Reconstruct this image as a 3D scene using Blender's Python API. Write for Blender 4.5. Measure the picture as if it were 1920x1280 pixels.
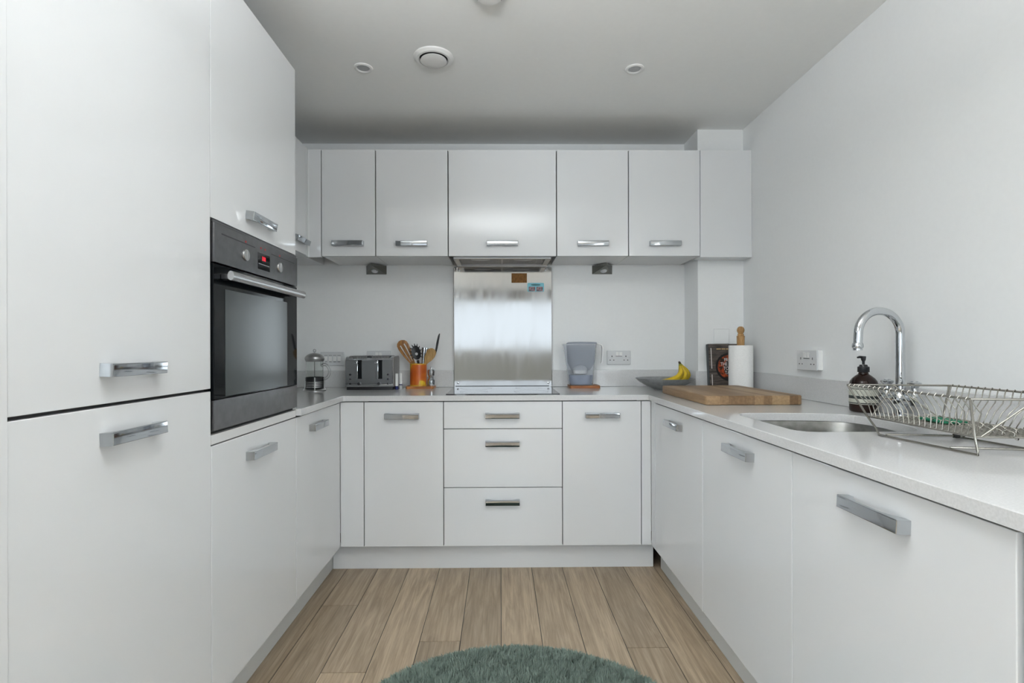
import bpy, bmesh, math, random
import numpy as np
from mathutils import Vector, Matrix
random.seed(7)
S = bpy.context.scene
for o in list(bpy.data.objects):
    bpy.data.objects.remove(o)
C = S.collection
PI = math.pi

# ------------------------------------------------------------------ camera
cam = bpy.data.cameras.new('camera')
cam.sensor_width = 36.0
cam.lens = 972.089 * 36.0 / 1920.0
cam.shift_x = 10.9 / 1920.0
cam.shift_y = 12.0 / 1920.0
cam.clip_start = 0.05
cam_o = bpy.data.objects.new('camera', cam)
C.objects.link(cam_o)
cam_o.matrix_world = (Matrix.Translation((0, 0, 1.1333)) @ Matrix.Rotation(-0.0115, 4, 'Z')
                      @ Matrix.Rotation(PI / 2, 4, 'X') @ Matrix.Rotation(-0.0027, 4, 'Z'))
S.camera = cam_o

# ------------------------------------------------------------------ world, lights, exposure
S.view_settings.view_transform = 'Standard'
S.view_settings.look = 'None'
S.view_settings.gamma = 1.0
S.view_settings.exposure = 0.06
S.view_settings.use_curve_mapping = False
world = bpy.data.worlds.new('world')
S.world = world
world.use_nodes = True
world.node_tree.nodes['Background'].inputs[0].default_value = (0.80, 0.90, 1.0, 1)
world.node_tree.nodes['Background'].inputs[1].default_value = 1.2

def area_light(name, loc, rot, sx, sy, power, col):
    l = bpy.data.lights.new(name, 'AREA')
    l.shape = 'RECTANGLE'
    l.size = sx
    l.size_y = sy
    l.energy = power
    l.color = col
    o = bpy.data.objects.new(name, l)
    o.location = loc
    o.rotation_euler = rot
    C.objects.link(o)
    return o

# daylight coming through the living-room window behind the camera; outer pair added as fill
area_light('daylight_window', (0.0, -5.05, 1.62), (PI / 2, 0, 0), 3.2, 1.15, 4.4, (1.0, 1.0, 0.985))
area_light('fill_front_left', (-2.85, -5.05, 1.45), (PI / 2, 0, 0), 1.7, 1.6, 100, (0.86, 0.95, 1.0))
area_light('fill_front_right', (2.85, -5.05, 1.45), (PI / 2, 0, 0), 1.7, 1.6, 60, (0.86, 0.95, 1.0))
# photographer's flash behind the lens and added fill uplights, all bounced off the ceiling
area_light('bounce_flash', (-0.05, 0.50, 1.97), (PI, 0, 0), 0.45, 0.3, 38, (0.95, 0.98, 1.0))
area_light('added_uplight', (-2.3, -1.5, 1.93), (PI, 0, 0), 0.5, 0.5, 105, (0.95, 0.98, 1.0))
area_light('added_uplight', (2.3, -1.5, 1.93), (PI, 0, 0), 0.5, 0.5, 70, (0.95, 0.98, 1.0))

# ------------------------------------------------------------------ materials
def mat(name, col, rough=0.5, metal=0.0, **k):
    m = bpy.data.materials.new(name)
    m.use_nodes = True
    b = m.node_tree.nodes['Principled BSDF']
    b.inputs['Base Color'].default_value = (*col, 1)
    b.inputs['Roughness'].default_value = rough
    b.inputs['Metallic'].default_value = metal
    for kk, v in k.items():
        b.inputs[kk.replace('_', ' ')].default_value = v
    return m

def nd(m, typ, **kw):
    n = m.node_tree.nodes.new(typ)
    for k, v in kw.items():
        setattr(n, k, v)
    return n

def lk(m, a, b):
    m.node_tree.links.new(a, b)

def srgb(r, g, b):
    f = lambda c: (c / 255 / 12.92) if c <= 10 else ((c / 255 + 0.055) / 1.055) ** 2.4
    return (f(r), f(g), f(b))

def noise_mat(name, c1, c2, scale, rough, metal=0.0, stretch=(1, 1, 1), bump=0.0, detail=4, lo=0.35, hi=0.65, **k):
    """two-colour procedural noise in object space"""
    m = mat(name, c1, rough, metal, **k)
    b = m.node_tree.nodes['Principled BSDF']
    tc = nd(m, 'ShaderNodeTexCoord')
    mp = nd(m, 'ShaderNodeMapping')
    mp.inputs['Scale'].default_value = stretch
    lk(m, tc.outputs['Object'], mp.inputs[0])
    n = nd(m, 'ShaderNodeTexNoise')
    n.inputs['Scale'].default_value = scale
    n.inputs['Detail'].default_value = detail
    lk(m, mp.outputs[0], n.inputs[0])
    r = nd(m, 'ShaderNodeValToRGB')
    r.color_ramp.elements[0].position = lo
    r.color_ramp.elements[1].position = hi
    r.color_ramp.elements[0].color = (*c1, 1)
    r.color_ramp.elements[1].color = (*c2, 1)
    lk(m, n.outputs[0], r.inputs[0])
    lk(m, r.outputs[0], b.inputs['Base Color'])
    if bump:
        bp = nd(m, 'ShaderNodeBump')
        bp.inputs['Strength'].default_value = bump
        bp.inputs['Distance'].default_value = 0.002
        lk(m, n.outputs[0], bp.inputs['Height'])
        lk(m, bp.outputs[0], b.inputs['Normal'])
    return m

M = {}
M['wall'] = noise_mat('wall_paint', (0.83, 0.84, 0.84), (0.84, 0.85, 0.85), 60, 0.65, bump=0.03)
M['wall_dark'] = noise_mat('grey_living_room_paint', (0.42, 0.42, 0.41), (0.44, 0.44, 0.43), 60, 0.7)
M['ceil'] = noise_mat('ceiling_paint', (0.87, 0.88, 0.87), (0.88, 0.89, 0.88), 50, 0.8)
def gloss_mat():
    m = mat('gloss_white_laminate', (0.745, 0.755, 0.765), 0.06)
    b = m.node_tree.nodes['Principled BSDF']
    tc = nd(m, 'ShaderNodeTexCoord')
    n = nd(m, 'ShaderNodeTexNoise')
    n.inputs['Scale'].default_value = 7.0
    n.inputs['Detail'].default_value = 2
    lk(m, tc.outputs['Object'], n.inputs[0])
    bp = nd(m, 'ShaderNodeBump')
    bp.inputs['Strength'].default_value = 0.012
    bp.inputs['Distance'].default_value = 0.004
    lk(m, n.outputs[0], bp.inputs['Height'])
    lk(m, bp.outputs[0], b.inputs['Normal'])
    return m
M['gloss'] = gloss_mat()
M['carcass'] = mat('gap_shade_carcass', (0.07, 0.07, 0.07), 0.6)  # shade of the door gaps put into the board colour
M['bounce_damper'] = noise_mat('bounce_damping_dark', (0.07, 0.06, 0.05), (0.10, 0.09, 0.075), 120, 0.8)  # dark colour that cuts light bouncing into the gap below the ceiling
M['panel'] = mat('white_melamine', (0.74, 0.74, 0.74), 0.45)
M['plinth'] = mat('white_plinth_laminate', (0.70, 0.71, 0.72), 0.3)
M['plinth_side'] = mat('shaded_plinth_laminate', (0.60, 0.61, 0.60), 0.35)  # plinth laminate with the shade of the side runs mixed into its colour
M['chrome'] = mat('chrome', (0.47, 0.49, 0.51), 0.08, 1.0)
M['plate'] = mat('grey_white_accessory_plastic', (0.64, 0.65, 0.66), 0.35)
M['lamp_steel'] = mat('dark_lamp_steel', (0.20, 0.20, 0.18), 0.35, 1.0)
M['sink_steel'] = noise_mat('sink_steel', (0.22, 0.22, 0.21), (0.28, 0.28, 0.27), 40, 0.34, 1.0)
M['chrome_sharp'] = mat('polished_chrome', (0.58, 0.60, 0.62), 0.04, 1.0)
M['steel'] = noise_mat('brushed_steel', (0.42, 0.42, 0.42), (0.50, 0.50, 0.50), 40, 0.32, 1.0, (1, 1, 30))
M['dark_steel'] = noise_mat('dark_brushed_steel', (0.15, 0.15, 0.155), (0.18, 0.18, 0.185), 30, 0.30, 1.0, (20, 1, 1))
M['wire'] = mat('stainless_wire', (0.36, 0.345, 0.31), 0.22, 1.0)
M['black'] = mat('black_plastic', (0.012, 0.012, 0.014), 0.35)
M['black_gloss'] = mat('black_gloss', (0.006, 0.007, 0.008), 0.06)
M['oven_glass'] = mat('oven_glass', (0.004, 0.005, 0.006), 0.04, IOR=1.22)
M['oven_window'] = mat('oven_window', (0.045, 0.052, 0.052), 0.16, IOR=1.33)
M['plastic_white'] = mat('white_plastic', (0.80, 0.80, 0.79), 0.35)
M['plastic_grey'] = mat('pale_grey_plastic', (0.55, 0.56, 0.57), 0.4)
M['slot'] = mat('dark_slot', (0.04, 0.04, 0.045), 0.7)
M['red_led'] = mat('red_display', (0.3, 0.0, 0.01), 0.3, Emission_Color=(1, 0.02, 0.05, 1), Emission_Strength=0.8)
M['green_led'] = mat('green_display', (0.0, 0.15, 0.06), 0.3, Emission_Color=(0.02, 0.5, 0.2, 1), Emission_Strength=0.15)
M['red_mark'] = mat('red_print', (0.45, 0.03, 0.03), 0.5)
M['glassy'] = mat('clear_glass', (0.93, 0.95, 0.94), 0.02, Transmission_Weight=1.0, IOR=1.15)
M['paper'] = noise_mat('paper_towel', (0.84, 0.84, 0.83), (0.88, 0.88, 0.87), 160, 0.9, bump=0.4)
M['dowel'] = noise_mat('turned_beech', srgb(150, 112, 66), srgb(185, 145, 95), 25, 0.45, 0, (6, 6, 1))
M['trivet'] = noise_mat('oiled_trivet_wood', srgb(150, 92, 48), srgb(190, 130, 76), 18, 0.45, 0, (1, 8, 8))
M['trivet2'] = noise_mat('dark_trivet_wood', srgb(128, 74, 34), srgb(160, 100, 52), 18, 0.45, 0, (1, 8, 8))
M['cork'] = noise_mat('brown_card', srgb(110, 72, 25), srgb(145, 98, 42), 60, 0.7, 0, (3, 1, 1))
M['spoon'] = noise_mat('spoon_wood', srgb(120, 78, 38), srgb(168, 120, 66), 16, 0.5, 0, (10, 10, 1.5))
M['spoon2'] = noise_mat('pale_spoon_wood', srgb(150, 115, 66), srgb(180, 146, 92), 16, 0.5, 0, (10, 10, 1.5))
M['ceramic_white'] = mat('white_glaze', (0.72, 0.70, 0.66), 0.25)
M['bowl'] = noise_mat('grey_stoneware', srgb(125, 127, 127), srgb(142, 144, 144), 40, 0.35)
M['banana'] = noise_mat('banana_skin', srgb(190, 158, 20), srgb(222, 190, 48), 12, 0.45, lo=0.3, hi=0.7)
M['banana_g'] = noise_mat('banana_neck', srgb(120, 128, 40), srgb(170, 160, 40), 20, 0.5)
M['banana_stem'] = mat('banana_stem', srgb(62, 48, 22), 0.6)
M['amber'] = mat('amber_bottle', (0.014, 0.004, 0.002), 0.08, IOR=1.4)
M['label'] = mat('cream_label', srgb(190, 190, 178), 0.6)
M['label_dark'] = mat('dark_label', srgb(38, 44, 42), 0.5)
M['green'] = mat('green_scourer', srgb(20, 110, 80), 0.8)
M['cyan'] = mat('cyan_print', srgb(115, 185, 200), 0.5)
M['picture'] = noise_mat('picture_print', srgb(60, 70, 75), srgb(170, 130, 135), 90, 0.5, detail=2)
M['rubber'] = mat('black_rubber', (0.01, 0.01, 0.01), 0.6)
M['blue'] = mat('navy_plastic', srgb(24, 34, 92), 0.4)
M['jug'] = mat('blue_grey_clear_plastic', srgb(232, 236, 243), 0.06, Transmission_Weight=0.85, IOR=1.08)
M['jug_clear'] = mat('clear_plastic', srgb(246, 248, 251), 0.04, Transmission_Weight=0.93, IOR=1.10)
M['jug_lid'] = mat('grey_lid_plastic', srgb(150, 156, 168), 0.3)
M['water'] = mat('water_in_jug', srgb(205, 215, 235), 0.03, Transmission_Weight=0.6, IOR=1.2)
M['hob'] = mat('black_hob_glass', (0.03, 0.032, 0.034), 0.05, IOR=1.5)
M['gap'] = mat('shadow_gap_black', (0.012, 0.012, 0.012), 0.6)

def worktop_mat():
    m = mat('grey_white_quartz', (0.55, 0.55, 0.56), 0.10)
    b = m.node_tree.nodes['Principled BSDF']
    tc = nd(m, 'ShaderNodeTexCoord')
    n = nd(m, 'ShaderNodeTexNoise')
    n.inputs['Scale'].default_value = 260
    n.inputs['Detail'].default_value = 2
    lk(m, tc.outputs['Object'], n.inputs[0])
    r = nd(m, 'ShaderNodeValToRGB')
    r.color_ramp.elements[0].position = 0.3
    r.color_ramp.elements[1].position = 0.75
    r.color_ramp.elements[0].color = (0.60, 0.60, 0.60, 1)
    r.color_ramp.elements[1].color = (0.68, 0.68, 0.68, 1)
    lk(m, n.outputs[0], r.inputs[0])
    lk(m, r.outputs[0], b.inputs['Base Color'])
    return m
M['quartz'] = worktop_mat()

def splash_mat():
    m = mat('stainless_splashback', (0.56, 0.57, 0.57), 0.16, 1.0)
    b = m.node_tree.nodes['Principled BSDF']
    tc = nd(m, 'ShaderNodeTexCoord')
    mp = nd(m, 'ShaderNodeMapping')
    mp.inputs['Scale'].default_value = (9, 1, 2.2)
    mp.inputs['Rotation'].default_value = (0, 0.25, 0)
    lk(m, tc.outputs['Object'], mp.inputs[0])
    n = nd(m, 'ShaderNodeTexNoise')
    n.inputs['Scale'].default_value = 1.8
    n.inputs['Detail'].default_value = 5
    n.inputs['Distortion'].default_value = 0.6
    lk(m, mp.outputs[0], n.inputs[0])
    mr = nd(m, 'ShaderNodeMapRange')
    mr.inputs[1].default_value = 0.3
    mr.inputs[2].default_value = 0.7
    mr.inputs[3].default_value = 0.05
    mr.inputs[4].default_value = 0.12
    lk(m, n.outputs[0], mr.inputs[0])
    lk(m, mr.outputs[0], b.inputs['Roughness'])
    return m
M['splash'] = splash_mat()

def floor_mat():
    m = mat('oak_planks', (0.3, 0.24, 0.18), 0.38)
    b = m.node_tree.nodes['Principled BSDF']
    at = nd(m, 'ShaderNodeAttribute', attribute_name='tone')
    tc = nd(m, 'ShaderNodeTexCoord')
    add = nd(m, 'ShaderNodeVectorMath', operation='ADD')
    sc = nd(m, 'ShaderNodeVectorMath', operation='SCALE')
    sc.inputs['Scale'].default_value = 17.0
    lk(m, at.outputs['Vector'], sc.inputs[0])
    lk(m, tc.outputs['Object'], add.inputs[0])
    lk(m, sc.outputs[0], add.inputs[1])
    mp = nd(m, 'ShaderNodeMapping')
    mp.inputs['Scale'].default_value = (11.0, 0.8, 1)
    lk(m, add.outputs[0], mp.inputs[0])
    n = nd(m, 'ShaderNodeTexNoise')
    n.inputs['Scale'].default_value = 2.0
    n.inputs['Detail'].default_value = 7
    n.inputs['Roughness'].default_value = 0.62
    n.inputs['Distortion'].default_value = 2.2
    lk(m, mp.outputs[0], n.inputs[0])
    mp2 = nd(m, 'ShaderNodeMapping')
    mp2.inputs['Scale'].default_value = (120, 4, 1)
    lk(m, add.outputs[0], mp2.inputs[0])
    n2 = nd(m, 'ShaderNodeTexNoise')
    n2.inputs['Scale'].default_value = 1.5
    n2.inputs['Detail'].default_value = 3
    lk(m, mp2.outputs[0], n2.inputs[0])
    r = nd(m, 'ShaderNodeValToRGB')
    r.color_ramp.elements[0].position = 0.32
    r.color_ramp.elements[1].position = 0.66
    r.color_ramp.elements[0].color = (*srgb(150, 132, 110), 1)
    r.color_ramp.elements[1].color = (*srgb(186, 167, 143), 1)
    e = r.color_ramp.elements.new(0.5)
    e.color = (*srgb(170, 151, 127), 1)
    lk(m, n.outputs[0], r.inputs[0])
    mx = nd(m, 'ShaderNodeMix', data_type='RGBA', blend_type='MULTIPLY')
    mx.inputs['Factor'].default_value = 0.5
    r2 = nd(m, 'ShaderNodeValToRGB')
    r2.color_ramp.elements[0].position = 0.35
    r2.color_ramp.elements[1].position = 0.6
    r2.color_ramp.elements[0].color = (0.62, 0.60, 0.58, 1)
    r2.color_ramp.elements[1].color = (1, 1, 1, 1)
    lk(m, n2.outputs[0], r2.inputs[0])
    lk(m, r.outputs[0], mx.inputs['A'])
    lk(m, r2.outputs[0], mx.inputs['B'])
    mr = nd(m, 'ShaderNodeMapRange')
    mr.inputs[3].default_value = 0.78
    mr.inputs[4].default_value = 1.12
    lk(m, at.outputs['Fac'], mr.inputs[0])
    vs = nd(m, 'ShaderNodeVectorMath', operation='SCALE')
    lk(m, mx.outputs['Result'], vs.inputs[0])
    lk(m, mr.outputs[0], vs.inputs['Scale'])
    lk(m, vs.outputs[0], b.inputs['Base Color'])
    return m
M['floor'] = floor_mat()

def stripe_wood(name, axis, w, c1, c2, c3):
    """glued-up block board: staves of width w across axis"""
    m = mat(name, c1, 0.5)
    b = m.node_tree.nodes['Principled BSDF']
    tc = nd(m, 'ShaderNodeTexCoord')
    sx = nd(m, 'ShaderNodeSeparateXYZ')
    lk(m, tc.outputs['Object'], sx.inputs[0])
    dv = nd(m, 'ShaderNodeMath', operation='DIVIDE')
    dv.inputs[1].default_value = w
    lk(m, sx.outputs[axis], dv.inputs[0])
    fl = nd(m, 'ShaderNodeMath', operation='FLOOR')
    lk(m, dv.outputs[0], fl.inputs[0])
    wn = nd(m, 'ShaderNodeTexWhiteNoise', noise_dimensions='1D')
    lk(m, fl.outputs[0], wn.inputs['W'])
    r = nd(m, 'ShaderNodeValToRGB')
    r.color_ramp.elements[0].color = (*c1, 1)
    r.color_ramp.elements[1].color = (*c3, 1)
    e = r.color_ramp.elements.new(0.5)
    e.color = (*c2, 1)
    lk(m, wn.outputs['Value'], r.inputs[0])
    mp = nd(m, 'ShaderNodeMapping')
    mp.inputs['Scale'].default_value = (60, 4, 60)
    lk(m, tc.outputs['Object'], mp.inputs[0])
    n = nd(m, 'ShaderNodeTexNoise')
    n.inputs['Scale'].default_value = 1.6
    n.inputs['Detail'].default_value = 4
    lk(m, mp.outputs[0], n.inputs[0])
    r2 = nd(m, 'ShaderNodeValToRGB')
    r2.color_ramp.elements[0].color = (0.66, 0.62, 0.58, 1)
    r2.color_ramp.elements[1].color = (1.08, 1.06, 1.04, 1)
    r2.color_ramp.elements[0].position = 0.3
    r2.color_ramp.elements[1].position = 0.7
    lk(m, n.outputs[0], r2.inputs[0])
    mx = nd(m, 'ShaderNodeMix', data_type='RGBA', blend_type='MULTIPLY')
    mx.inputs['Factor'].default_value = 0.8
    lk(m, r.outputs[0], mx.inputs['A'])
    lk(m, r2.outputs[0], mx.inputs['B'])
    lk(m, mx.outputs['Result'], b.inputs['Base Color'])
    return m
M['board'] = stripe_wood('butcher_block', 0, 0.036, srgb(122, 96, 68), srgb(152, 124, 92), srgb(172, 146, 112))

def tin_mat():
    """orange printed jar: yellow edge bands and a few yellow patches"""
    m = mat('orange_printed_jar', srgb(196, 92, 22), 0.3)
    b = m.node_tree.nodes['Principled BSDF']
    tc = nd(m, 'ShaderNodeTexCoord')
    n = nd(m, 'ShaderNodeTexNoise')
    n.inputs['Scale'].default_value = 16
    n.inputs['Detail'].default_value = 1
    lk(m, tc.outputs['Object'], n.inputs[0])
    r = nd(m, 'ShaderNodeValToRGB')
    cs = [(0.0, (150, 54, 14)), (0.45, (192, 92, 26)), (0.6, (206, 112, 34)), (0.64, (214, 176, 48)), (1.0, (224, 196, 70))]
    r.color_ramp.elements[0].color = (*srgb(*cs[0][1]), 1)
    r.color_ramp.elements[1].color = (*srgb(*cs[-1][1]), 1)
    for p, c in cs[1:-1]:
        e = r.color_ramp.elements.new(p)
        e.color = (*srgb(*c), 1)
    lk(m, n.outputs[0], r.inputs[0])
    lk(m, r.outputs[0], b.inputs['Base Color'])
    return m
M['tin'] = tin_mat()
M['tin_band'] = mat('yellow_band', srgb(206, 160, 52), 0.35)
M['rug'] = noise_mat('sage_pile', srgb(120, 136, 127), srgb(142, 157, 148), 30, 0.95, lo=0.3, hi=0.7)
M['cover'] = noise_mat('book_cover_print', srgb(44, 40, 38), srgb(98, 88, 82), 14, 0.4, 0, (1, 1, 6))
M['food'] = noise_mat('book_food_print', srgb(40, 26, 14), srgb(176, 74, 38), 50, 0.4, detail=1, lo=0.4, hi=0.6)
M['spine'] = mat('book_spine', srgb(26, 36, 42), 0.4)
M['pages'] = mat('book_pages', srgb(200, 195, 182), 0.8)
M['ink_white'] = mat('white_ink', srgb(215, 210, 205), 0.5)

# ------------------------------------------------------------------ mesh helpers
class MB:
    """collects primitives (in world coordinates) for ONE mesh"""
    def __init__(s):
        s.v = []
        s.f = []
        s.hint = 30
    def add(s, vs, fs):
        b = len(s.v)
        s.v += [tuple(v) for v in vs]
        s.f += [tuple(b + i for i in f) for f in fs]
        return s
    def box(s, x0, x1, y0, y1, z0, z1, bev=0.0, seg=2):
        if bev <= 0:
            return s.add([(x, y, z) for z in (z0, z1) for y in (y0, y1) for x in (x0, x1)],
                         [(0, 2, 3, 1), (4, 5, 7, 6), (0, 1, 5, 4), (2, 6, 7, 3), (0, 4, 6, 2), (1, 3, 7, 5)])
        s.hint = min(s.hint, 20)
        bm = bmesh.new()
        bmesh.ops.create_cube(bm, size=1)
        for v in bm.verts:
            v.co = Vector(((x0 + x1) / 2 + v.co.x * (x1 - x0), (y0 + y1) / 2 + v.co.y * (y1 - y0), (z0 + z1) / 2 + v.co.z * (z1 - z0)))
        bmesh.ops.bevel(bm, geom=list(bm.edges), offset=bev, segments=seg, affect='EDGES', profile=0.5)
        return s.bm(bm)
    def bm(s, bm, mtx=None):
        bm.verts.index_update()
        vs = [(mtx @ v.co if mtx else v.co) for v in bm.verts]
        fs = [[v.index for v in f.verts] for f in bm.faces]
        bm.free()
        return s.add(vs, fs)
    def prism(s, poly, z0, z1, plane='xy', caps=True):
        n = len(poly)
        f = {'xy': lambda p, h: (p[0], p[1], h), 'xz': lambda p, h: (p[0], h, p[1]), 'yz': lambda p, h: (h, p[0], p[1])}[plane]
        vs = [f(p, z0) for p in poly] + [f(p, z1) for p in poly]
        fs = [(i, (i + 1) % n, n + (i + 1) % n, n + i) for i in range(n)]
        if caps:
            fs += [tuple(range(n - 1, -1, -1)), tuple(range(n, 2 * n))]
        return s.add(vs, fs)
    def loft(s, loops, cap0=True, cap1=True, closed=True):
        n = len(loops[0])
        vs = [p for l in loops for p in l]
        fs = []
        for k in range(len(loops) - 1):
            for i in range(n if closed else n - 1):
                j = (i + 1) % n
                fs.append((k * n + i, k * n + j, (k + 1) * n + j, (k + 1) * n + i))
        if cap0:
            fs.append(tuple(range(n - 1, -1, -1)))
        if cap1:
            fs.append(tuple(range((len(loops) - 1) * n, len(loops) * n)))
        return s.add(vs, fs)
    def lathe(s, cx, cy, prof, n=32, sx=1.0, sy=1.0, cap0=True, cap1=True):
        loops = [[(cx + r * sx * math.cos(2 * PI * i / n), cy + r * sy * math.sin(2 * PI * i / n), z) for i in range(n)] for r, z in prof]
        return s.loft(loops, cap0, cap1)
    def cyl(s, p0, p1, r0, r1=None, n=20):
        p0, p1 = Vector(p0), Vector(p1)
        r1 = r0 if r1 is None else r1
        d = (p1 - p0).normalized()
        a = d.orthogonal().normalized()
        b = d.cross(a)
        L = [[tuple(p + (a * math.cos(2 * PI * i / n) + b * math.sin(2 * PI * i / n)) * r) for i in range(n)] for p, r in ((p0, r0), (p1, r1))]
        return s.loft(L)
    def tube(s, pts, r, n=10, closed=False, radii=None):
        if s.hint == 30:
            s.hint = 62 if n < 12 else 40
        P = [Vector(p) for p in pts]
        m = len(P)
        T = []
        for i in range(m):
            if closed:
                t = P[(i + 1) % m] - P[i - 1]
            else:
                t = P[min(i + 1, m - 1)] - P[max(i - 1, 0)]
            T.append(t.normalized())
        a = T[0].orthogonal().normalized()
        loops = []
        for i in range(m):
            if i:
                a = (a - T[i] * a.dot(T[i]))
                a = a.normalized() if a.length > 1e-6 else T[i].orthogonal().normalized()
            b = T[i].cross(a)
            rr = radii[i] if radii else r
            loops.append([tuple(P[i] + (a * math.cos(2 * PI * k / n) + b * math.sin(2 * PI * k / n)) * rr) for k in range(n)])
        if closed:
            loops.append(loops[0])
            return s.loft(loops, False, False)
        return s.loft(loops)
    def ball(s, c, rx, ry=None, rz=None, n=16):
        ry = rx if ry is None else ry
        rz = rx if rz is None else rz
        bm = bmesh.new()
        bmesh.ops.create_uvsphere(bm, u_segments=n, v_segments=max(6, n // 2), radius=1)
        for v in bm.verts:
            v.co = Vector((c[0] + v.co.x * rx, c[1] + v.co.y * ry, c[2] + v.co.z * rz))
        return s.bm(bm)
    def xf(s, mtx):
        s.v = [tuple(mtx @ Vector(v)) for v in s.v]
        return s

def rrect(x0, x1, y0, y1, r, n=6):
    out = []
    for cx, cy, a0 in ((x1 - r, y1 - r, 0), (x0 + r, y1 - r, 90), (x0 + r, y0 + r, 180), (x1 - r, y0 + r, 270)):
        for k in range(n + 1):
            a = math.radians(a0 + 90 * k / n)
            out.append((cx + r * math.cos(a), cy + r * math.sin(a)))
    return out

WM = {}
def mk_mesh(name, mb, m, angle=None):
    angle = mb.hint if angle is None else angle
    me = bpy.data.meshes.new(name)
    me.from_pydata(mb.v, [], mb.f)
    bm = bmesh.new()
    bm.from_mesh(me)
    bmesh.ops.recalc_face_normals(bm, faces=bm.faces)
    bm.to_mesh(me)
    bm.free()
    me.polygons.foreach_set('use_smooth', [True] * len(me.polygons))
    me.set_sharp_from_angle(angle=math.radians(angle))
    me.materials.append(m)
    me.update()
    return me

def thing(name, label, cat, loc=(0, 0, 0), group=None):
    o = bpy.data.objects.new(name, None)
    o.empty_display_size = 0.05
    C.objects.link(o)
    o.location = loc
    o['label'] = label
    o['category'] = cat
    if group:
        o['group'] = group
    WM[o.name] = Matrix.Translation(loc)
    return o

def part(name, mb, m, parent, label=None, angle=None):
    """one mesh, modelled in world coordinates, parented to its thing or part"""
    W = WM[parent.name]
    xs = np.array(mb.v)
    c = Vector(((xs[:, 0].min() + xs[:, 0].max()) / 2, (xs[:, 1].min() + xs[:, 1].max()) / 2, xs[:, 2].min()))
    mb.xf(Matrix.Translation(-c))
    me = mk_mesh(name, mb, m, angle)
    o = bpy.data.objects.new(name, me)
    C.objects.link(o)
    o.parent = parent
    o.matrix_basis = W.inverted() @ Matrix.Translation(c)
    WM[o.name] = Matrix.Translation(c)
    if label:
        o['label'] = label
    return o

def parts(name, mbs, m, parent, label=None, angle=None):
    return [part(name, q, m, parent, label, angle) for q in mbs]

def solo(name, mb, m, label, cat, group=None, angle=None):
    xs = np.array(mb.v)
    c = Vector(((xs[:, 0].min() + xs[:, 0].max()) / 2, (xs[:, 1].min() + xs[:, 1].max()) / 2, xs[:, 2].min()))
    mb.xf(Matrix.Translation(-c))
    o = bpy.data.objects.new(name, mk_mesh(name, mb, m, angle))
    C.objects.link(o)
    o.location = c
    o['label'] = label
    o['category'] = cat
    if group:
        o['group'] = group
    WM[o.name] = Matrix.Translation(c)
    return o

def struct(name, mb, m, angle=None):
    o = bpy.data.objects.new(name, mk_mesh(name, mb, m, angle))
    C.objects.link(o)
    o['kind'] = 'structure'
    WM[o.name] = Matrix.Identity(4)
    return o

def shared(name, me, parent, loc, rotz=0.0, extra=None):
    """instance of a ready mesh as a child, placed at a world position"""
    o = bpy.data.objects.new(name, me)
    C.objects.link(o)
    o.parent = parent
    W = Matrix.Translation(loc) @ Matrix.Rotation(rotz, 4, 'Z')
    if extra:
        W = W @ extra
    o.matrix_basis = WM[parent.name].inverted() @ W
    WM[o.name] = W
    return o

# ------------------------------------------------------------------ the room
WZ = 0.895          # worktop height
XL, XR = -1.395, 1.4035
YB = 3.1925
CZ = 2.388
# floor: real planks with hairline joints
fl = MB()
tones = []
fl.box(-4, 4, -5.2, 3.3, -0.06, -0.0015)
tones += [0.1] * 6
joints = {-5: 2.3, -4: 1.1, -3: 2.0, -2: 0.7, -1: 1.6, 0: 2.294, 1: 1.819, 2: 1.2, 3: 2.007, 4: 1.45, 5: 1.05, 6: 1.7, 7: 0.9, 8: 1.952, 9: 1.3, 10: 1.997, 11: 0.8}
for k in range(-20, 31):
    x0 = -0.789 + 0.158 * k
    if x0 > 4 or x0 < -4:
        continue
    y = joints.get(k, random.uniform(0, 1.8)) - 1.8 * 5
    while y < 3.25:
        a, b = max(y + 0.0012, -5.2), min(y + 1.8 - 0.0012, 3.25)
        if b > a:
            fl.box(x0 + 0.0014, x0 + 0.158 - 0.0014, a, b, -0.005, 0.0)
            tones += [random.random()] * 6
        y += 1.8
fo = struct('floor', fl, M['floor'], angle=30)
at = fo.data.attributes.new('tone', 'FLOAT', 'FACE')
at.data.foreach_set('value', tones)
fo.data.materials.append(M['gap'])
for i_ in range(6):
    fo.data.polygons[i_].material_index = 1

struct('ceiling', MB().box(-4.1, 4.1, -5.3, 3.35, CZ, CZ + 0.1), M['ceil'])
struct('wall_back', MB().box(-1.6, 1.6, YB, YB + 0.12, 0, CZ), M['wall'])
struct('wall_column', MB().box(1.140, XR, 2.975, YB, WZ + 0.002, CZ, 0.0), M['wall'])
struct('wall_right', MB().box(XR, XR + 0.12, 0.30, YB, 0, CZ), M['wall'])
struct('wall_left', MB().box(XL - 0.12, XL, 0.55, YB, 0, CZ), M['wall'])
struct('wall_left_return', MB().box(-4.1, XL - 0.12, 0.55, 0.67, 0, CZ), M['wall'])
struct('wall_right_return', MB().box(XR + 0.12, 4.1, 0.30, 0.42, 0, CZ), M['wall'])
struct('wall_far_right', MB().box(4.0, 4.12, -5.2, 0.42, 0, CZ), M['wall_dark'])
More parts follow.
